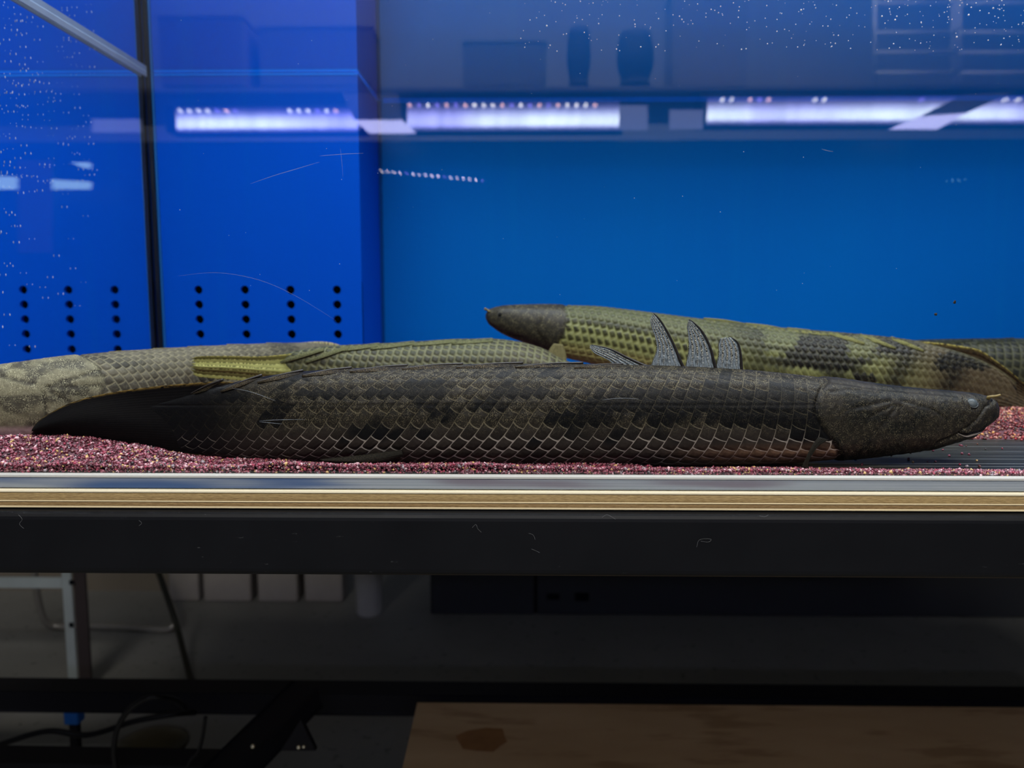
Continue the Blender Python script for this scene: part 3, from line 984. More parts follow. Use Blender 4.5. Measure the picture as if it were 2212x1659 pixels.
fold_on(D, [((1790, 717), (1868, 742)), ((1858, 722), (1935, 752)), ((1925, 728), (1996, 758)), ((1700, 709), (1790, 722)), ((1610, 699), (1700, 712)), ((1520, 688), (1610, 700))], M['foldD'])
M['pecD'] = fin_mat('olive_paddle_fin', srgb(104, 98, 66), srgb(70, 66, 46), srgb(120, 112, 76), 6, 0.4)
fin('pectoral_fin', D.root, [(1196, 742), (1186, 756), (1180, 774), (1182, 792), (1190, 806)], [(1216, 744), (1222, 762), (1224, 780), (1222, 796), (1212, 808)],
    lambda u, v, f, t: 0.752 - 0.006 * t, M['pecD'], 10, 16, 0.003, 6)
M['eyeD'] = plain('dark_eye', srgb(14, 14, 13), 0.5, 0.05)
eye(D.root, D, 1084, 681, 0.0024, M['eyering'], M['eyeD'])
tube('nostril_tube', [D.at(1058, 674)[0], P(1053, 670, .785), P(1047, 667, .783)], 0.0012, M['barbel'], D.root, 6, 4)


# ---- the grey one, its head out of frame on the near side
def toneB(U, V, Uc, Vc, rnd, qn, se):
    n = len(U)
    op = np.interp(V, [740, 800, 830, 870, 930], [150, 196, 200, 186, 120])
    head = sst(U, op + 3, op - 3)
    base = const(n, srgb(92, 88, 74))
    base = mixc(base, srgb(64, 62, 54), sst(vnoise(Uc / 60, Vc / 22, 41), 0.45, 0.75))
    base = mixc(base, srgb(70, 66, 58), np.exp(-((qn - 0.42) / 0.06) ** 2) * 0.8)
    base *= (0.8 + 0.4 * rnd)[:, None]
    line = const(n, srgb(148, 142, 112))
    hb = const(n, srgb(118, 114, 92))
    hb = mixc(hb, srgb(74, 71, 60), sst(vnoise(U / 26, V / 18, 43), 0.42, 0.7))
    for pts in ([(100, 838), (170, 812), (200, 800)], [(100, 840), (190, 836)], [(105, 848), (150, 880), (165, 895)], [(95, 850), (100, 905)], [(80, 832), (0, 806)], [(110, 845), (180, 862)]):
        hb = mixc(hb, srgb(44, 41, 36), 0.8 * np.exp(-(polydist(U, V, pts) / 4.0) ** 2))
    hb = mixc(hb, srgb(206, 182, 178), sst(V, 914, 928) * 0.95)
    base = base * (1 - head)[:, None] + hb * head[:, None]
    base = mixc(base, srgb(52, 50, 44), 0.6 * np.exp(-((U - op) / 4.0) ** 2))
    return base, line, 0.42 * (1 - head) * sst(U, 700, 480), (0.25 + 0.75 * head) * (1 - sst(V, 912, 922))


def dispB(U, V, qn):
    op = np.interp(V, [740, 800, 830, 870, 930], [150, 196, 200, 186, 120])
    d = 2.5 * sst(U, op, op - 10) - 2.0 * np.exp(-((U - op - 2) / 4.0) ** 2)
    for pts in ([(100, 838), (170, 812), (200, 800)], [(100, 840), (190, 836)], [(105, 848), (150, 880), (165, 895)], [(95, 850), (100, 905)], [(80, 832), (0, 806)]):
        d -= 1.4 * np.exp(-(polydist(U, V, pts) / 4.0) ** 2)
    return d + 1.0 * (vnoise(U / 8, V / 7, 44) - 0.5) * sst(U, 220, 180)


ctrlB = [(-178, 872, 884, .560, .7), (-170, 852, 902, .561, .8), (-140, 825, 928, .562, .9), (-80, 802, 944, .564, .95), (0, 789, 950, .568, .95), (60, 781, 950, .573, .92),
         (120, 773, 946, .582, .9), (200, 764, 934, .600, .86), (300, 756, 918, .632, .84), (400, 750, 903, .668, .82), (500, 745, 890, .705, .8), (600, 741, 874, .745, .7), (660, 740, 858, .770, .5), (705, 744, 838, .788, .28), (735, 754, 820, .800, .12)]
M['skinB'] = skin_mat('grey_olive_skin', 19, 17, 0.7, 3.2, srgb(156, 153, 124), 0.5, 0.15, 2.7, 0.0007)
B = Fish('bichir', 'pale grey-olive bichir with blunt speckled head and whitish throat beside the dark tail', ctrlB, toneB, M['skinB'], 19, 17,
         ([-180, 200, 700], [-0.1, -0.5, -1.2]), ([-180, 700], [-0.4, -0.45]), 620, 150, dispB, 0.9)
M['foldB'] = fin_mat('grey_folded_finlet', srgb(104, 100, 78), srgb(76, 72, 58), srgb(150, 142, 106), 3, 0.3, srgb(150, 142, 100))
fold_on(B, [((235, 761), (330, 760)), ((330, 754), (420, 756)), ((405, 750), (495, 752)), ((490, 745), (580, 750)), ((575, 742), (660, 748))], M['foldB'])
fin('tail_fin', B.root, [(640, 741), (680, 738), (715, 740), (750, 752), (775, 770)], [(640, 858), (690, 850), (730, 840), (765, 820), (780, 795)],
    lambda u, v, f, t: 0.778 + 0.03 * t, M['foldB'], 16, 20, 0.003, 10)


# ---- the banded one whose tail overlaps the grey fish
def toneC(U, V, Uc, Vc, rnd, qn, se):
    n = len(U)
    base = const(n, srgb(60, 63, 44))
    base *= (0.75 + 0.5 * rnd)[:, None]
    base = mixc(base, srgb(48, 52, 40), sst(qn, 0.22, 0.02) * 0.8)
    base = mixc(base, srgb(40, 42, 34), np.exp(-((qn - 0.30) / 0.06) ** 2) * 0.85 * sst(U, 700, 850))
    for cx in (690, 800, 930):
        base = mixc(base, srgb(44, 44, 36), 0.85 * np.exp(-((Uc - cx - 0.5 * (Vc - 770)) / 22.0) ** 2))
    base = mixc(base, srgb(66, 56, 46), sst(U, 1010, 1160) * 0.5)
    line = const(n, srgb(100, 101, 70))
    line = mixc(line, srgb(78, 78, 58), np.exp(-((qn - 0.30) / 0.06) ** 2) * 0.6)
    return base, line, 0.75 * np.ones(n) * sst(U, 560, 680), 0.15 * np.ones(n)


ctrlC = [(560, 780, 808, .655, .1), (600, 768, 824, .660, .22), (660, 754, 846, .667, .5), (720, 747, 862, .674, .68), (800, 743, 876, .682, .78), (900, 738, 885, .690, .82), (1000, 732, 890, .697, .84),
         (1060, 732, 892, .700, .84), (1120, 738, 890, .703, .86), (1170, 752, 888, .705, .9), (1220, 778, 884, .706, .92), (1280, 800, 878, .706, .9), (1330, 820, 872, .706, .85), (1350, 834, 864, .706, .8)]
M['skinC'] = skin_mat('green_banded_skin', 17, 17, 0.8, 4.6, srgb(150, 146, 100), 0.45, 0.2, 3.0, 0.0006)
Cf = Fish('bichir', 'olive-green banded bichir with pale yellow fan tail lying between the others', ctrlC, toneC, M['skinC'], 17, 17,
          ([500, 800, 1350], [0.5, 0.3, 0.1]), ([500, 1350], [0.4, 0.4]), 560, 140, None, 0.8)
M['tailC'] = fin_mat('yellow_tail_fin', srgb(128, 128, 74), srgb(82, 82, 46), srgb(156, 154, 96), 7, 0.3, srgb(164, 156, 80))
fin('tail_fin', Cf.root, [(660, 760), (610, 766), (560, 770), (500, 769), (450, 769), (428, 770), (418, 772)], [(660, 850), (600, 836), (550, 826), (500, 820), (460, 817), (430, 814), (416, 808)],
    lambda u, v, f, t: 0.668 - 0.026 * min(1, t * 2.2) + 0.002 * math.sin(f * 9), M['tailC'], 28, 34, 0.0012, 7, 0.0003, 0.9)
M['foldC'] = fin_mat('green_folded_finlet', srgb(92, 94, 64), srgb(48, 50, 36), srgb(126, 126, 90), 3, 0.4, srgb(128, 126, 88))
fold_on(Cf, [((700, 752), (600, 784)), ((755, 747), (660, 782)), ((820, 742), (735, 756)), ((895, 738), (800, 752)), ((985, 734), (890, 744)), ((1065, 732), (975, 740))], M['foldC'], 0.0015, 9)


# ---- the dark one far behind
def toneE(U, V, Uc, Vc, rnd, qn, se):
    n = len(U)
    base = const(n, srgb(38, 40, 28)) * (0.7 + 0.6 * rnd)[:, None]
    base = mixc(base, srgb(28, 30, 24), sst(vnoise(Uc / 50, Vc / 30, 51), 0.5, 0.7))
    return base, const(n, srgb(78, 78, 54)), 0.6 * np.ones(n), 0.1 * np.ones(n)


ctrlE = [(1830, 790, 850, .850, .3), (1900, 752, 866, .852, .6), (1980, 735, 874, .855, .8), (2080, 732, 878, .858, .85), (2180, 731, 880, .860, .85), (2300, 733, 880, .862, .85), (2450, 736, 878, .86, .9), (2560, 752, 868, .86, .9), (2620, 790, 840, .86, .8)]
M['skinE'] = skin_mat('blackish_skin', 17, 17, 0.8, 4.0, srgb(96, 92, 64), 0.45, 0.2, 3.0, 0.0006)
E = Fish('bichir', 'blackish olive bichir half hidden behind the blotched tail fin', ctrlE, toneE, M['skinE'], 17, 17, ([1830, 2600], [0.3, 0.1]), ([1830, 2600], [0.4, 0.4]), 420, 120, None, 0.8)
M['foldE'] = fin_mat('dark_folded_finlet', srgb(46, 48, 34), srgb(30, 32, 24), srgb(70, 70, 48), 3, 0.4)
fold_on(E, [((2100, 733), (2020, 742)), ((2190, 731), (2110, 740)), ((2290, 732), (2200, 740))], M['foldE'])

# ------------------------------------------------------------------ gravel
def gz(x, y):
    """height of the gravel over the tank floor"""
    u = 1106 + F * (x + 0.0157 * y) / y
    left = 0.0160 * sst(u, 640, 60) * (0.35 + 0.65 * sst(y, 0.467, 0.498)) * (1 - 0.8 * sst(y, 0.503, 0.53))
    amp = np.interp(u, [0, 500, 600, 900, 1000, 1150, 1500, 1720, 1900, 2212], [.004, .004, .0062, .0046, .0064, .0042, .0030, .0034, .0026, .0022])
    ridge = amp * sst(y, 0.486, 0.470)
    bed = 0.0035 * sst(u, 1500, 1300) * sst(y, 0.47, 0.49)
    bed = np.maximum(bed, 0.010 * sst(u, 1960, 2120) * sst(y, 0.585, 0.625))
    bed = np.maximum(bed, 0.006 * sst(y, 0.66, 0.70))
    h = np.maximum(np.maximum(left, ridge), bed)
    return h * (0.82 + 0.36 * vnoise(x * 70, y * 90, 61)) + 0.0006 * (vnoise(x * 300, y * 300, 62) - 0.5) * (h > 0.001)


def gravel_mat(name, attr=True):
    g = G(name)
    if attr:
        at = g.node('ShaderNodeAttribute', {'attribute_name': 'tint'})
        return g.bsdf(at.outputs['Color'], 0.3, 0.5)
    f = g.noise(g.obj(), 500.0, 3.0)
    return g.bsdf(g.mix(f, srgb(44, 20, 28), srgb(104, 62, 70)), 0.5, 0.3)


nx, ny = 260, 120
gx = np.linspace(X_LEFT + 0.002, X_RIGHT - 0.002, nx)
gy = np.linspace(Y_IN + 0.0006, Y_BACK - 0.003, ny) ** 1.0
gy = Y_IN + 0.0006 + (np.linspace(0, 1, ny) ** 1.6) * (Y_BACK - Y_IN - 0.004)
XX, YY = np.meshgrid(gx, gy)
ZZ = gz(XX.ravel(), YY.ravel()) - 0.0009
ZZ = np.where(ZZ < 0.0002, -0.002, ZZ)
gv = np.stack([XX.ravel(), YY.ravel(), ZZ], 1)
gf = [(j * nx + i, j * nx + i + 1, (j + 1) * nx + i + 1, (j + 1) * nx + i) for j in range(ny - 1) for i in range(nx - 1)]
bed = mesh('gravel', gv, gf, gravel_mat('gravel_bed', False), None, True)
tag(bed, 'fine maroon and pink gravel strewn over the tank bottom', 'gravel', kind='stuff')

ico = bmesh.new()
bmesh.ops.create_icosphere(ico, subdivisions=1, radius=1.0)
iv = np.array([v.co[:] for v in ico.verts])
ifc = np.array([[v.index for v in f.verts] for f in ico.faces])
ico.free()


def scatter(n, urange, yrange, rad, slice_=False):
    y = RNG.uniform(*yrange, n)
    u = RNG.uniform(*urange, n)
    x = (u - 1106) / F * y - 0.0157 * y
    z = gz(x, y)
    keep = z > 0.0012
    if slice_:
        z = z * RNG.uniform(0.05, 1.0, n)
    r = rad * RNG.uniform(0.6, 1.35, n)
    return np.stack([x, y, z - r * 0.35 * (not slice_)], 1)[keep], r[keep]


sets = [scatter(10000, (-260, 640), (0.4665, 0.545), 0.00105), scatter(7800, (600, 2700), (0.4665, 0.486), 0.0010), scatter(6200, (-240, 2700), (0.4660, 0.4675), 0.0009, True),
        scatter(9000, (1950, 2560), (0.585, 0.74), 0.0012), scatter(9000, (0, 1960), (0.53, 0.80), 0.0015), scatter(700, (1850, 2000), (0.60, 0.72), 0.0012)]
# loose grains on the bare bottom
nl = 40
yl = RNG.uniform(0.49, 0.60, nl)
ul = RNG.uniform(1830, 2250, nl)
xl = (ul - 1106) / F * yl - 0.0157 * yl
sets.append((np.stack([xl, yl, np.full(nl, 0.0006)], 1), 0.0010 * RNG.uniform(0.6, 1.4, nl)))
pc = np.concatenate([s[0] for s in sets])
pr = np.concatenate([s[1] for s in sets])
n = len(pc)
sq = RNG.uniform(0.55, 1.15, (n, 1, 3))
ang = RNG.uniform(0, 2 * math.pi, n)
jit = iv[None] * sq * (1 + 0.25 * RNG.standard_normal((n, 12, 1)))
ca, sa = np.cos(ang)[:, None], np.sin(ang)[:, None]
rot = np.stack([jit[..., 0] * ca - jit[..., 2] * sa, jit[..., 1], jit[..., 0] * sa + jit[..., 2] * ca], -1)
vv = pc[:, None] + rot * pr[:, None, None]
ff = (ifc[None] + (np.arange(n) * 12)[:, None, None]).reshape(-1, 3)
gm = bpy.data.meshes.new('gravel_grains')
gm.vertices.add(n * 12)
gm.vertices.foreach_set('co', vv.astype(np.float32).ravel())
gm.loops.add(len(ff) * 3)
gm.loops.foreach_set('vertex_index', ff.astype(np.int32).ravel())
gm.polygons.add(len(ff))
gm.polygons.foreach_set('loop_start', (np.arange(len(ff)) * 3).astype(np.int32))
gm.update(calc_edges=True)
pal = np.array([srgb(108, 46, 60), srgb(132, 66, 80), srgb(80, 30, 44), srgb(160, 92, 108), srgb(104, 66, 66), srgb(214, 172, 178), srgb(196, 160, 104), srgb(150, 136, 142), srgb(52, 44, 48), srgb(150, 52, 74)])
pk = RNG.choice(len(pal), n, p=[.20, .19, .15, .10, .09, .06, .05, .04, .06, .06])
pcol = pal[pk] * RNG.uniform(0.7, 1.2, (n, 1))
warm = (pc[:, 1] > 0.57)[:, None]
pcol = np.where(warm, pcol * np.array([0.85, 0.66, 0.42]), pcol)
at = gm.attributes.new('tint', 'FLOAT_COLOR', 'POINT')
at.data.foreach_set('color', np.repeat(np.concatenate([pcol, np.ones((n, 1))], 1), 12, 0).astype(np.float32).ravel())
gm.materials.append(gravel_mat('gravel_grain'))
go = link(bpy.data.objects.new('gravel_grains', gm), bed)
go['kind'] = 'stuff'

# ------------------------------------------------------------------ the stand
def beam_mat():
    g = G('scuffed_black_steel')
    f = g.noise(g.obj(), 30.0, 4.0)
    c = g.mix(f, srgb(11, 12, 15), srgb(17, 18, 21))
    sc = g.noise(g.obj((40, 1, 160)), 3.0, 5.0, 0.7)
    loc = g.noise(g.obj((6, 1, 14)), 1.0, 2.0)
    w = g.math('MULTIPLY', g.step(sc, 0.66, 0.74), g.step(loc, 0.5, 0.7))
    c = g.mix(g.math('MULTIPLY', w, 0.35), c, srgb(110, 112, 112))
    return g.bsdf(c, g.math('ADD', 0.42, g.math('MULTIPLY', f, 0.15)), 0.12)


M['beam'] = beam_mat()
stand = empty('tank_stand', (0.28, 0.75, GROUND))
tag(stand, 'black square-tube steel stand carrying the aquarium', 'stand')
ZB1, ZB0 = -0.0203, -0.0598
box('front_beam', -1.0, 1.15, 0.449, 0.487, ZB0, ZB1, M['beam'], stand, 0.0048, 4)
box('rear_beam', -1.0, 1.15, 1.06, 1.098, ZB0, ZB1, M['black'], stand, 0.0032, 3)
for x in (-0.96, 1.13):
    for y in (0.468, 1.079):
        box('leg', x - 0.019, x + 0.019, y - 0.019, y + 0.019, GROUND, ZB0 - 0.0002 if y < 1 else ZB0 - 0.0002, M['black'], stand, 0.003, 2)
    box('side_beam', x - 0.019, x + 0.019, 0.4872, 1.0598, ZB0, ZB1, M['black'], stand, 0.003, 2)
YR = 1.079
rl = P(0, 1513, YR)
rr = P(2212, 1534, YR)
sl = (rr.z - rl.z) / (rr.x - rl.x)
beam('rear_rail', (-0.94, YR + 0.017, rl.z + sl * (-0.94 - rl.x)), (1.11, YR + 0.017, rl.z + sl * (1.11 - rl.x)), 0.034, 0.034, M['black2'], stand, 0.003)
a1, b1 = P(-260, 1650, 0.96), P(470, 1664, 0.96)
beam('middle_rail', (-0.94, a1.y, a1.z), b1, 0.034, 0.036, M['black2'], stand, 0.003)
beam('diagonal_brace', P(662, 1500, 1.05), P(420, 1745, 0.88), 0.046, 0.030, M['black2'], stand, 0.003)
M['bolt'] = plain('bright_bolt', srgb(230, 225, 205), 0.2, 0.5, 0.9)
for u, v in ((546, 1612), (645, 1614), (656, 1613)):
    bm = bmesh.new()
    bmesh.ops.create_uvsphere(bm, u_segments=12, v_segments=8, radius=0.0026 if u != 656 else 0.002)
    p = P(u, v, 0.885)
    for q in bm.verts:
        q.co = p + q.co
    m = bpy.data.meshes.new('bolt')
    bm.to_mesh(m)
    bm.free()
    m.materials.append(M['bolt'])
    link(bpy.data.objects.new('bolt', m), stand)
p0, p1 = P(606, 1622, 0.90), P(682, 1622, 0.90)
pt = P(650, 1556, 0.90)
mesh('gusset_plate', [p0, p1, pt, p0 + Vector((0, .008, 0)), p1 + Vector((0, .008, 0)), pt + Vector((0, .008, 0))],
     [(0, 1, 2), (5, 4, 3), (0, 3, 4, 1), (1, 4, 5, 2), (2, 5, 3, 0)], M['black2'], stand)
# lower crossbars the board rests on
zb = P(1500, 1524, 1.06).z
for y in (0.70, 1.00):
    box('shelf_bar', -0.15, 1.11, y - 0.017, y + 0.017, zb - 0.036 - 0.004, zb - 0.0105, M['black2'], stand, 0.003)
    for xx in (-0.13, 1.09):
        box('shelf_leg', xx - 0.014, xx + 0.014, y - 0.014, y + 0.014, GROUND, zb - 0.0402, M['black2'], stand, 0.002)


def board_mat():
    g = G('stained_board')
    f = g.noise(g.obj((2, 6, 1)), 2.0, 5.0)
    w = g.noise(g.obj((3, 14, 1)), 2.0, 4.0)
    c = g.mix(f, srgb(158, 130, 94), srgb(206, 182, 146))
    c = g.mix(g.math('MULTIPLY', g.step(w, 0.54, 0.66), 0.5), c, srgb(128, 96, 62))
    n = g.node('ShaderNodeTexNoise', Scale=9.0, Detail=5.0)
    return g.bsdf(c, 0.6, 0.2)


M['board'] = board_mat()
lb, lf = PZ(903, 1512, zb), PZ(868, 1700, zb)
bo = mesh('wooden_board', [Vector((lf.x, 0.62, zb)), Vector((1.08, 0.62, zb)), Vector((1.08, 1.062, zb)), Vector((lb.x, 1.062, zb)),
                           Vector((lf.x, 0.62, zb - 0.010)), Vector((1.08, 0.62, zb - 0.010)), Vector((1.08, 1.062, zb - 0.010)), Vector((lb.x, 1.062, zb - 0.010))],
          [(0, 1, 2, 3), (7, 6, 5, 4), (0, 4, 5, 1), (1, 5, 6, 2), (2, 6, 7, 3), (3, 7, 4, 0)], M['board'])
tag(bo, 'stained brown wooden board lying on the lower bars of the stand', 'board')
M['stain'] = plain('brown_stain', srgb(142, 104, 64), 0.6, 0.2, var=0.3, scale=50)
sp = [PZ(u, v, zb + 0.0003) for u, v in ((984, 1590), (1010, 1578), (1050, 1572), (1086, 1574), (1090, 1590), (1096, 1602), (1080, 1612), (1066, 1624), (1030, 1622), (1000, 1618))]
mesh('stain', sp, [tuple(range(len(sp)))[::-1]], M['stain'], bo)

# ------------------------------------------------------------------ behind and under the stand
YW = 1.93
box('wall_back', -4, -0.50, YW, YW + 0.06, GROUND, 1.6, plain('grey_brown_wall', srgb(118, 110, 98), 0.7, 0.15, var=0.1, scale=6))['kind'] = 'structure'
bpy.data.objects['wall_back']['label'] = 'drab grey-brown wall low behind the stand'
bpy.data.objects['wall_back']['category'] = 'wall'
tag(box('wall_side', 0.05, 4, 1.85, 1.99, GROUND, 1.6, plain('dark_panel', srgb(62, 62, 60), 0.6, 0.2, var=0.1, scale=4)), 'dark grey panel behind the stand', 'wall', kind='structure')
# pale blocks in a row against the wall
M['block'] = plain('pale_block', srgb(158, 152, 146), 0.75, 0.15, var=0.12, scale=30)
row = ((372, 436), (446, 548), (562, 648), (662, 744))
for k, (u0, u1) in enumerate(row):
    x0, x1 = P(u0, 1280, 1.88).x, P(u1, 1280, 1.88).x
    o = box('wall_block', x0, x1, 1.86, 1.925, GROUND, GROUND + 0.21, M['block'], None, 0.006)
    tag(o, ('narrow grey block nearest the bent chair tube', 'grey block beside the narrow one along the wall', 'grey block next to the widest dark gap in the row', 'grey block standing beside the pale bucket')[k], 'block', 'grey blocks along the wall')
bp = P(797, 1300, 1.80)
bk = empty('bucket', (bp.x, 1.80, GROUND))
tag(bk, 'pale grey plastic bucket at the end of the block row', 'bucket')
V, Fc = [], []
prof = [(0.052, 0.0), (0.055, 0.004), (0.068, 0.19), (0.071, 0.19), (0.071, 0.20), (0.064, 0.20), (0.050, 0.006), (0.0005, 0.006)]
for r, z in prof:
    for k in range(28):
        t = 2 * math.pi * k / 28
        V.append((bp.x + 0.56 * r * math.cos(t), 1.80 + 0.56 * r * math.sin(t), GROUND + z))
for i in range(len(prof) - 1):
    for k in range(28):
        Fc.append((i * 28 + k, i * 28 + (k + 1) % 28, (i + 1) * 28 + (k + 1) % 28, (i + 1) * 28 + k))
M['pail'] = plain('pale_plastic', srgb(196, 194, 190), 0.5, 0.3)
mesh('pail', V, Fc, M['pail'], bk, True)
hp = [Vector((bp.x + 0.040 * math.cos(t), 1.80 - 0.02 * math.sin(t), GROUND + 0.18 + 0.11 * math.sin(t))) for t in np.linspace(0, math.pi, 13)]
tube('handle', hp, 0.002, M['black2'], bk, 6, 3)
# dark cabinet with two slots at the foot of the panel
cab = empty('low_cabinet', (P(1500, 1300, 1.82).x, 1.80, GROUND))
tag(cab, 'long low dark cabinet with two black slots behind the stand', 'cabinet')
M['cab'] = plain('charcoal_laminate', srgb(58, 60, 64), 0.5, 0.25, var=0.1, scale=5)
for u0, u1 in ((930, 1154), (1160, 2500)):
    x0, x1 = P(u0, 1300, 1.79).x, P(u1, 1300, 1.79).x
    box('door', x0, x1, 1.79, 1.80, GROUND + 0.002, GROUND + 0.30, M['cab'], cab, 0.002)
x0, x1 = P(930, 1300, 1.8).x, P(2500, 1300, 1.8).x
box('carcass', x0, x1, 1.801, 1.845, GROUND, GROUND + 0.30, M['black2'], cab)
for u0, u1, v0, v1 in ((1181, 1208, 1283, 1295), (1242, 1272, 1281, 1298)):
    q0, q1 = P(u0, v1, 1.788), P(u1, v0, 1.788)
    box('slot', q0.x, q1.x, 1.7875, 1.7895, q0.z, q1.z, M['dark'], cab, 0.0008)
# neighbouring rack post of grey slotted angle
M['galv'] = plain('grey_galvanised', srgb(168, 178, 178), 0.45, 0.4, 0.1, 0.12, 20)
M['brownsteel'] = plain('brown_steel', srgb(62, 54, 54), 0.5, 0.3)
pst = P(154, 1400, 1.42)
rk = empty('angle_rack', (pst.x, 1.42, GROUND))
tag(rk, 'grey slotted-angle rack post with crossbar seen beneath the tank', 'rack')
w1, w2 = P(144, 1400, 1.42).x, P(164, 1400, 1.42).x
w3 = P(190, 1400, 1.42).x
box('post', w1, w2, 1.418, 1.422, GROUND, 0.0, M['galv'], rk, 0.0005, 1)
box('post_flange', w2 + 0.0003, w3, 1.424, 1.430, GROUND, 0.0, M['brownsteel'], rk, 0.0005, 1)
zc0, zc1 = P(70, 1270, 1.42).z, P(70, 1247, 1.42).z
box('crossbar', w1 - 0.9, w1 - 0.0003, 1.418, 1.422, zc0, zc1, M['galv'], rk, 0.0005, 1)
for v in (1258, 1350):
    q = P(154, v, 1.417)
    box('bolt_hole', q.x - 0.004, q.x + 0.004, 1.4168, 1.4178, q.z - 0.0045, q.z + 0.0045, M['dark'], rk, 0.0015)
box('rear_post', w1 - 0.9, w1 - 0.88, 1.418, 1.422, GROUND, 0.0, M['galv'], rk, 0.0005, 1)
# bent chrome tube of a chair
ch = empty('chair_frame', (P(230, 1357, 1.70).x, 1.70, GROUND))
tag(ch, 'bent chrome tube chair leg standing behind the grey rack post', 'chair')
M['chrome'] = plain('dull_chrome', srgb(150, 146, 138), 0.25, 0.6, 0.35, 0.1, 10)
zt = GROUND + 0.008
pts = [P(70, 1200, 1.62), P(78, 1270, 1.64), P(88, 1318, 1.66), P(100, 1344, 1.675)]
g0, g1 = PZ(128, 1354, zt), PZ(352, 1361, zt)
pts += [g0, PZ(200, 1353, zt), PZ(280, 1356, zt), g1, P(374, 1352, g1.y + 0.005), P(376, 1332, g1.y + 0.02), P(358, 1280, g1.y + 0.05), P(330, 1200, g1.y + 0.1)]
tube('leg', pts, 0.0075, M['chrome'], ch, 12, 8)
# cords and small things on the floor
M['cord'] = plain('black_rubber', srgb(12, 12, 15), 0.5, 0.3)
o = tube('power_cord', [P(-40, 1622, 1.02), P(20, 1602, 1.02), P(70, 1586, 1.02), P(115, 1579, 1.02), P(180, 1588, 1.02), P(230, 1578, 1.015), P(290, 1558, 1.01), P(375, 1543, 1.02), P(420, 1540, 1.06)], 0.0042, M['cord'], None, 8, 8)
tag(o, 'thick black cord sagging across the lower opening', 'cord', 'black cords under the stand')
o = tube('power_cord', [P(262, 1700, 0.93), P(250, 1655, 0.93), P(246, 1615, 0.93), P(256, 1568, 0.93), P(282, 1530, 0.93), P(318, 1508, 0.93), P(350, 1506, 0.94), P(380, 1513, 0.97), P(400, 1530, 1.0)], 0.0036, M['cord'], None, 8, 8)
tag(o, 'black cord standing up in a round loop', 'cord', 'black cords under the stand')
o = tube('power_cord', [P(444, 1548, 0.92), P(438, 1590, 0.92), P(428, 1625, 0.92), P(412, 1642, 0.92), P(398, 1680, 0.92)], 0.0024, M['cord'], None, 8, 8)
tag(o, 'thin black wire hanging near the diagonal brace', 'cord', 'black cords under the stand')
o = tube('air_hose', [P(330, 1200, 1.6), P(378, 1340, 1.58), P(398, 1415, 1.52), PZ(413, 1468, GROUND + 0.006), PZ(440, 1520, GROUND + 0.006)], 0.006, plain('olive_hose', srgb(36, 36, 26), 0.5, 0.3), None, 8, 6)
tag(o, 'dark olive hose running down past the chair tube', 'hose')
q0 = P(152, 1556, 1.12)
blk = empty('foot_block', (q0.x, 1.12, GROUND))
tag(blk, 'bright blue plastic block under the rear rail', 'block')
M['bluefoot'] = plain('blue_plastic', srgb(10, 92, 170), 0.4, 0.3)
xa, xb = P(137, 1556, 1.115).x, P(168, 1556, 1.115).x
zb1 = P(152, 1567, 1.115).z
box('block_body', xa, xb, 1.115, 1.135, zb1, zb1 + 0.03, M['bluefoot'], blk, 0.002)
box('block_stem', xa + 0.005, xb - 0.005, 1.119, 1.131, GROUND, zb1, M['black2'], blk, 0.001)
# shallow dish lying on the floor
dc = PZ(325, 1610, GROUND)
V, Fc = [], []
prof = [(0.0, 0.016), (0.02, 0.0155), (0.04, 0.012), (0.056, 0.005), (0.062, 0.001), (0.062, 0.0)]
for r, z in prof:
    for k in range(32):
        t = 2 * math.pi * k / 32
        V.append((dc.x + (r + 1e-4) * math.cos(t), dc.y + (r + 1e-4) * math.sin(t), GROUND + z))
for i in range(len(prof) - 1):
    for k in range(32):
        Fc.append((i * 32 + k, (i + 1) * 32 + k, (i + 1) * 32 + (k + 1) % 32, i * 32 + (k + 1) % 32))
o = mesh('dome_lid', V, Fc, plain('olive_metal', srgb(70, 64, 40), 0.3, 0.5, 0.4), None, True)
tag(o, 'low round olive lid lying on the floor inside the cord loop', 'lid')

# ------------------------------------------------------------------ the aisle opposite, mirrored in the front pane
wf = box('wall_front', -3.2, 3.2, -2.62, -2.56, GROUND, 2.4, M['wallfront'])
tag(wf, 'pale shop wall across the aisle mirrored faintly in the glass', 'wall', kind='structure')
DL = 2.45
M['led'] = emit('violet_white_led', (0.50, 0.50, 1.0), 9.0, col2=(0.72, 0.86, 1.0), scale=2.2, stretch=(1, 0.1, 0.1))
M['ledlow'] = emit('violet_glow', (0.42, 0.40, 0.98), 5.0, col2=(0.52, 0.58, 0.95), scale=3.0, stretch=(1, 0.1, 0.1))


def led_mat():
    g = G('led_diffuser')
    tc = g.node('ShaderNodeTexCoord')
    sp = g.node('ShaderNodeSeparateXYZ', _0=tc.outputs['Generated'])
    z = sp.outputs[2]
    prof = g.math('MULTIPLY', g.step(z, 0.0, 0.25), g.step(z, 0.36, 1.0, 1.0, 0.0))
    n1 = g.step(g.noise(g.obj((1, 0.1, 0.1)), 2.6, 2.0), 0.36, 0.64)
    n2 = g.noise(g.obj((30, 0.1, 4)), 1.0, 3.0)
    col = g.mix(g.math('MULTIPLY', prof, g.math('ADD', g.math('MULTIPLY', n1, 0.7), 0.3)), (0.30, 0.28, 0.95), (0.72, 0.84, 1.0))
    k = g.math('MULTIPLY', g.math('ADD', g.math('MULTIPLY', prof, 14.0), 1.0), g.math('ADD', 0.55, g.math('MULTIPLY', n2, 0.9)))
    e = g.node('ShaderNodeEmission')
    g.put(e.inputs[0], col)
    g.put(e.inputs[1], k)
    g.t.links.new(e.outputs[0], g.out.inputs[0])
    return g.m


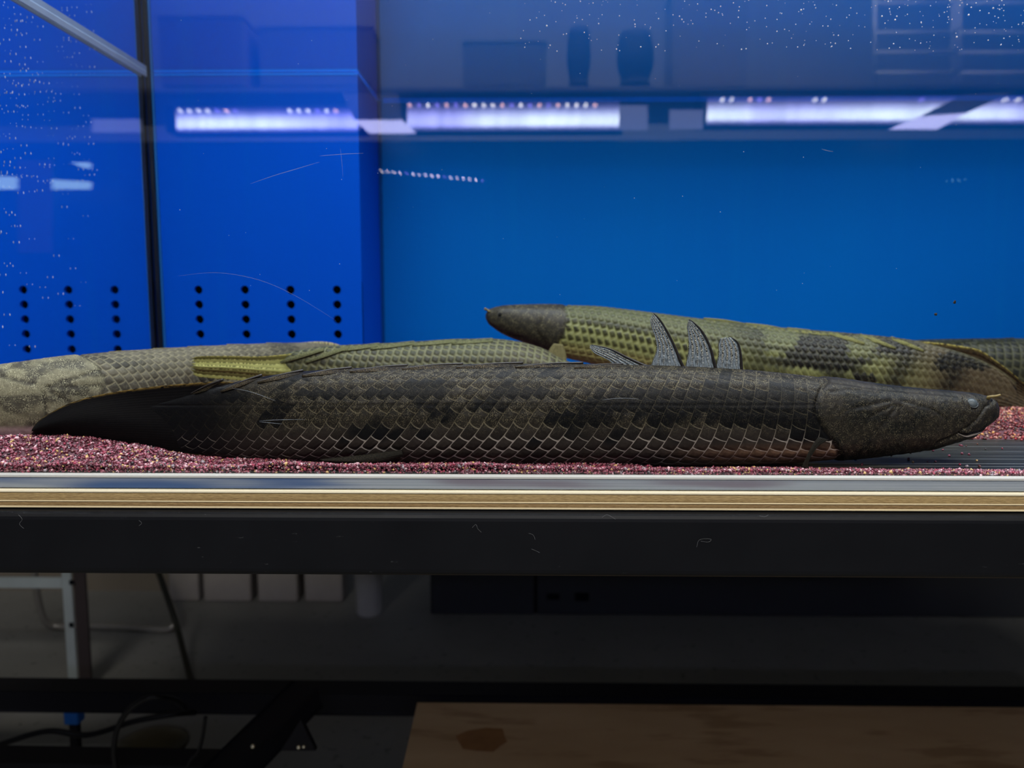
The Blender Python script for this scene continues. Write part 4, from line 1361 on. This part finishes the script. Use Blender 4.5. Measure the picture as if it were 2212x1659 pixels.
M['led'] = led_mat()
M['hood'] = plain('dark_hood', srgb(34, 38, 52), 0.5, 0.3)
M['bracket'] = plain('white_bracket', srgb(150, 150, 180), 0.5, 0.3)


def led_panel(u0, u1, v0, v1, name, label, diodes, slant=0):
    a, b = RF(u0, v1, DL), RF(u1, v0, DL)
    cx = (a.x + b.x) / 2
    r = empty(name, (cx, a.y, a.z))
    tag(r, label, 'light', 'aquarium lights across the aisle')
    z0, z1 = a.z, RF((u0 + u1) / 2, v0, DL).z
    zm = z0 + (z1 - z0) * 0.55
    box('diffuser', a.x + slant, b.x, a.y, a.y + 0.006, z0, z1, M['led'], r)
    box('housing', a.x - 0.02, b.x + 0.02, a.y - 0.09, a.y - 0.006, z0 + 0.004, z1 + 0.012, M['hood'], r, 0.004)
    for k, (u, c) in enumerate(diodes):
        p = RF(u, v0 + 8, DL)
        bm = bmesh.new()
        bmesh.ops.create_uvsphere(bm, u_segments=12, v_segments=8, radius=0.0055)
        for q in bm.verts:
            q.co = Vector((p.x, p.y + 0.010, p.z)) + q.co
        m = bpy.data.meshes.new('diode')
        bm.to_mesh(m)
        bm.free()
        m.materials.append(M[c])
        link(bpy.data.objects.new('diode', m), r)
    return r


M['d_w'] = emit('white_diode', (0.9, 0.97, 1.0), 14.0)
M['d_b'] = emit('blue_diode', (0.25, 0.22, 1.0), 12.0)
M['d_r'] = emit('pink_diode', (1.0, 0.62, 0.6), 12.0)
seq = ['d_w', 'd_w', 'd_w', 'd_w', 'd_b', 'd_r', 'd_b']
dl = [(390 + 20 * k, seq[k % 7]) for k in range(7)] + [(626 + 20 * k, ['d_w', 'd_w', 'd_w', 'd_b', 'd_w', 'd_r'][k % 6]) for k in range(6)]
led_panel(368, 772, 232, 286, 'light_bar', 'violet-white light bar with pink and blue diodes, shorter half of the long strip', dl, 0.02)
dl = [(885 + 20 * k, ['d_r', 'd_b', 'd_w', 'd_b', 'd_r', 'd_b', 'd_r', 'd_w', 'd_w', 'd_w'][k % 10]) for k in range(21)]
led_panel(880, 1338, 220, 283, 'light_bar', 'violet-white light bar reflected brightest over the raised finlets', dl)
dl = [(1620, 'd_r'), (1640, 'd_b'), (1660, 'd_r'), (1560, 'd_w'), (1580, 'd_w'), (1760, 'd_w'), (1780, 'd_w'), (1990, 'd_b'), (2090, 'd_w'), (2140, 'd_w'), (2170, 'd_w'), (2198, 'd_w')]
led_panel(1528, 2330, 208, 270, 'light_bar', 'long violet-white light bar mirrored over the raised head and tail', dl)


def slab(name, quad, D, mat, parent, th=0.006):
    f = [RF(u, v, D) for u, v in quad]
    b = [p + Vector((0, -th, 0)) for p in f]
    return mesh(name, f + b, [(0, 1, 2, 3), (7, 6, 5, 4), (0, 4, 5, 1), (1, 5, 6, 2), (2, 6, 7, 3), (3, 7, 4, 0)], mat, parent)


M['frost'] = emit('glowing_frosted_acrylic', (0.55, 0.56, 0.98), 11.0)  # plates emit by themselves in place of lamp light on the acrylic
M['frostdim'] = emit('dim_glow_acrylic', (0.42, 0.46, 0.8), 2.4)
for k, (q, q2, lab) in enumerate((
        (((765, 258), (868, 258), (898, 286), (795, 286)), ((738, 200), (858, 200), (868, 258), (765, 258)), 'self-glowing frosted bracket joining the two halves of the long strip'),
        (((1990, 250), (2090, 243), (2030, 277), (1924, 277)), ((2080, 205), (2194, 196), (2090, 243), (1990, 250)), 'slanted self-glowing frosted bracket over the longest light bar'))):
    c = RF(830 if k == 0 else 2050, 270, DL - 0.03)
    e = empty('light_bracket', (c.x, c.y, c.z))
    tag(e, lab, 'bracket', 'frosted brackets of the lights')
    slab('glow_plate', q, DL - 0.03, M['frost'], e)
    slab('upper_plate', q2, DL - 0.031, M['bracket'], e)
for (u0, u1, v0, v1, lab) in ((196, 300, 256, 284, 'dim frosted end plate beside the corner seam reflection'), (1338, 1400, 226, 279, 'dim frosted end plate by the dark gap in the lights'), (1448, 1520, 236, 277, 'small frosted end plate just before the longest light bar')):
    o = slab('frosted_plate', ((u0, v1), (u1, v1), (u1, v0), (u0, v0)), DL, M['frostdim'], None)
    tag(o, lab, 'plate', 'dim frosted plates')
# left-hand lamp strips of a lower tank
for (q, lab) in ((((-60, 407), (188, 407), (192, 392), (-60, 376)), 'short cyan-white lamp strip low at the condensation side'), (((150, 350), (190, 350), (190, 362), (172, 360)), 'small cyan-white lamp tip above the short strip')):
    o = slab('lamp_strip', q, DL, emit('cyan_white_lamp', (0.55, 0.9, 1.0), 4.5), None, 0.012)
    tag(o, lab, 'light', 'cyan lamp strips')
o = slab('hanging_cloth', ((35, 545), (107, 545), (107, 345), (35, 345)), DL - 0.06, plain('purple_cloth', srgb(120, 60, 170), 0.8, 0.1), None, 0.004)
tag(o, 'purple cloth hanging before the cyan lamp strip', 'cloth')
# bare strip of small diodes
for (pts, lab, cc) in (([(822 + 13.7 * k, 368 + 1.25 * k) for k in range(17)], 'row of seventeen tiny diodes on a bare strip', ['d_s', 'd_s', 'd_s', 'd_s', 'd_b', 'd_s']), ([(2057, 388), (2070, 388), (2085, 388)], 'three greenish diodes side by side', ['d_g'])):
    M['d_s'] = M.get('d_s') or emit('strip_diode', (0.9, 0.95, 1.0), 24.0)
    M['d_g'] = M.get('d_g') or emit('green_diode', (0.4, 1.0, 0.7), 2.5)
    e = empty('diode_strip', RF(*pts[0], 1.2))
    tag(e, lab, 'light', 'bare diode strips')
    ps = [RF(u, v, 1.2) for u, v in pts]
    tube('strip_backing', [p + Vector((0, -0.006, 0)) for p in (ps[0], ps[len(ps) // 2], ps[-1])], 0.0012, M['black2'], e, 6, 3)
    for k, p in enumerate(ps):
        bm = bmesh.new()
        bmesh.ops.create_uvsphere(bm, u_segments=10, v_segments=6, radius=0.0013)
        for q in bm.verts:
            q.co = p + q.co
        m = bpy.data.meshes.new('diode')
        bm.to_mesh(m)
        bm.free()
        m.materials.append(M[cc[k % len(cc)]])
        link(bpy.data.objects.new('diode', m), e)
# dark tanks below the lights
dk = empty('opposite_aquarium', (RF(1100, 600, 2.55).x, 0.914 - 2.55, GROUND))
tag(dk, 'dark aquarium row standing across the aisle', 'aquarium')
z1 = RF(1106, 300, 2.55).z
M['darktank'] = plain('dark_tank_glass', srgb(8, 14, 24), 0.35, 0.2)
box('tank_body', -2.6, 2.6, 0.914 - 2.95, 0.914 - 2.56, 0.0, z1, M['darktank'], dk, 0.006)
box('tank_cabinet', -2.6, 2.6, 0.914 - 2.95, 0.914 - 2.57, GROUND, -0.001, M['black2'], dk, 0.004)
# rim shelf and goods on it
zs = RF(1106, 188, 2.5).z
sh = box('display_shelf', -2.4, 2.4, 0.914 - 2.95, 0.914 - 2.5, zs - 0.012, zs + 0.004, plain('grey_shelf', srgb(120, 122, 140), 0.5, 0.3), None, 0.002)
tag(sh, 'long grey shelf above the lights across the aisle', 'shelf')
card = plain('grey_carton', srgb(128, 110, 120), 0.7, 0.15)
dkc = plain('dark_goods', srgb(74, 78, 96), 0.6, 0.2)


def goods(name, u0, u1, v0, v1, D, mat, label, cat, lid=True):
    a, b = RF(u0, v1, D), RF(u1, v0, D)
    e = empty(name, ((a.x + b.x) / 2, a.y, a.z))
    tag(e, label, cat, 'goods on the opposite shelf')
    box('carton_body', a.x, b.x, a.y - 0.16, a.y, a.z, b.z, mat, e, 0.004)
    if lid:
        box('carton_flap', a.x - 0.003, b.x + 0.003, a.y - 0.163, a.y + 0.003, b.z + 0.0004, b.z + 0.012, mat, e, 0.002)


goods('carton', 346, 522, 38, 184, 2.62, card, 'mauve-grey carton above the perforated overflow box', 'carton')
goods('carton', 1452, 1620, -20, 184, 2.62, plain('pale_carton', srgb(150, 150, 158), 0.7, 0.15), 'tall pale grey carton beside the wire racks', 'carton')
caseg = plain('slate_case', srgb(124, 128, 140), 0.6, 0.2)
goods('bottle_case', 560, 800, 60, 184, 2.66, caseg, 'low slate-grey case between the two cartons', 'case')
goods('bottle_case', 1000, 1180, 92, 184, 2.66, caseg, 'slate-grey case before the pair of black tubes', 'case')
for (u, w0, v0, lab) in ((1250, 22, 60, 'slim black tube standing on the shelf'), (1372, 34, 70, 'thick black tube standing on the shelf')):
    a = RF(u, 184, 2.6)
    zt2 = RF(u, v0, 2.6).z
    r = w0 / F * 2.6
    o = tube('filter_tube', [(a.x, a.y, a.z), (a.x, a.y, a.z + (zt2 - a.z) * 0.15), (a.x, a.y, a.z + (zt2 - a.z) * 0.5), (a.x, a.y, zt2)], r, dkc, None, 16, 3, lambda t: 1 - 0.15 * math.sin(t * 7))
    tag(o, lab, 'tube', 'tubes on the opposite shelf')
M['wire'] = plain('pale_wire', srgb(236, 242, 246), 0.4, 0.4)
for k, (u0, u1, lab) in enumerate(((1893, 2063, 'narrower pale wire rack next to the shelf goods'), (2076, 2330, 'wider pale wire rack at the end of the shelf'))):
    c = RF((u0 + u1) / 2, 178, 2.45)
    e = empty('wire_rack', (c.x, c.y, c.z))
    tag(e, lab, 'rack', 'wire racks on the opposite shelf')
    for u in (u0, u1):
        tube('upright', [RF(u, 178, 2.45), RF(u, -30, 2.45)], 0.005, M['wire'], e, 8, 1)
    for v in (5, 69, 112, 156):
        tube('rung', [RF(u0, v, 2.45), RF(u1, v, 2.45)], 0.006, M['wire'], e, 8, 1)

# ------------------------------------------------------------------ drops, bubbles, scratches and specks
M['drop'] = plain('water_drop', (0.6, 0.66, 0.74), 0.15, 0.4)


def specks(name, pts, label, parent=None, squash=(1, 1, 1)):
    n = len(pts)
    c = np.array([p[0] for p in pts])
    r = np.array([p[1] for p in pts])
    v = c[:, None] + iv[None] * r[:, None, None] * np.array(squash)
    f = (ifc[None] + (np.arange(n) * 12)[:, None, None]).reshape(-1, 3)
    o = mesh(name, v.reshape(-1, 3).tolist(), [tuple(q) for q in f.tolist()], M['drop'], parent)
    tag(o, label, 'water drops', kind='stuff')
    return o


rs = random.Random(3)
pts = []
for _ in range(330):
    u = 2250 - 1150 * rs.random() ** 1.5
    v = 115 * rs.random() ** 1.2 - 4
    pts.append((P(u, v, Y_IN + 0.0004), rs.uniform(0.00016, 0.00042) * (1.5 if rs.random() < 0.06 else 1)))
for _ in range(70):
    pts.append((P(rs.uniform(380, 2200), rs.uniform(0, 640), Y_IN + 0.0004), rs.uniform(0.0001, 0.00024)))
specks('air_bubbles', pts, 'tiny bright bubbles clinging inside the upper front glass')
pts = []
for _ in range(190):
    u = 210 * rs.random() ** 1.25
    v = rs.uniform(0, 420) if rs.random() < 0.85 else rs.uniform(420, 760)
    d = ray(u, v)
    t = (X_LEFT + 0.0006) / d.x
    p = CAM + d * t
    if p.z > 0.01:
        pts.append((p, rs.uniform(0.0002, 0.0006)))
specks('condensation_drops', pts, 'small water drops running down the side glass', None, (0.5, 1.0, 2.2))
M['scratch'] = plain('scratch_white', (0.3, 0.34, 0.38), 0.5, 0.3)
for pl in (((541, 397), (590, 380), (640, 365), (690, 350)), ((735, 320), (738, 345), (741, 384)), ((690, 337), (740, 333), (785, 331)), ((385, 596), (470, 589), (560, 605), (640, 640), (728, 694)),
           ((500, 838), (540, 846), (575, 858), (595, 866)), ((560, 909), (600, 907), (660, 906)), ((560, 911), (610, 916)), ((1300, 864), (1340, 860), (1380, 862)), ((1775, 322), (1790, 326), (1800, 327))):
    w0 = 0.00006 if pl[0] not in ((385, 596), (735, 320)) else 0.00003
    tube('scratch', [P(u, v, Y_OUT - 0.0002) for u, v in pl], w0, M['scratch'], tank, 5, 5, lambda t: 0.3 + 0.9 * math.sin(math.pi * t))
M['bit'] = plain('dark_bit', srgb(40, 36, 30), 0.6, 0.2)
for (u, v, lab) in ((2062, 652, 'larger dark flake drifting in the blue water'), (2022, 680, 'smaller dark flake drifting lower in the water')):
    c = P(u, v, 0.52)
    V = [c + Vector((rs.uniform(-1, 1), rs.uniform(-.4, .4), rs.uniform(-1, 1))) * 0.0013 for _ in range(14)]
    bm = bmesh.new()
    for q in V:
        bm.verts.new(q)
    bmesh.ops.convex_hull(bm, input=bm.verts[:])
    m = bpy.data.meshes.new('food_flake')
    bm.to_mesh(m)
    bm.free()
    m.materials.append(M['bit'])
    o = link(bpy.data.objects.new('food_flake', m))
    tag(o, lab, 'flake', 'flakes adrift in the water')

M['lint'] = plain('grey_lint', srgb(120, 122, 124), 0.8, 0.1)
for pl in (((1505, 1182), (1509, 1168), (1520, 1164), (1536, 1165), (1530, 1171), (1514, 1169)), ((1020, 1140), (1028, 1133), (1032, 1142), (1040, 1150)), ((1142, 1152), (1152, 1156), (1156, 1166)), ((1148, 1186), (1158, 1190), (1166, 1194)),
           ((40, 1112), (48, 1122), (42, 1132), (52, 1142)), ((1300, 1118), (1312, 1112), (1330, 1122)), ((1660, 1112), (1652, 1116), (1640, 1114)), ((300, 1124), (306, 1130), (300, 1136))):
    tube('lint_fibre', [P(u, v, 0.4487) for u, v in pl], 0.00006, M['lint'], stand, 5, 5)
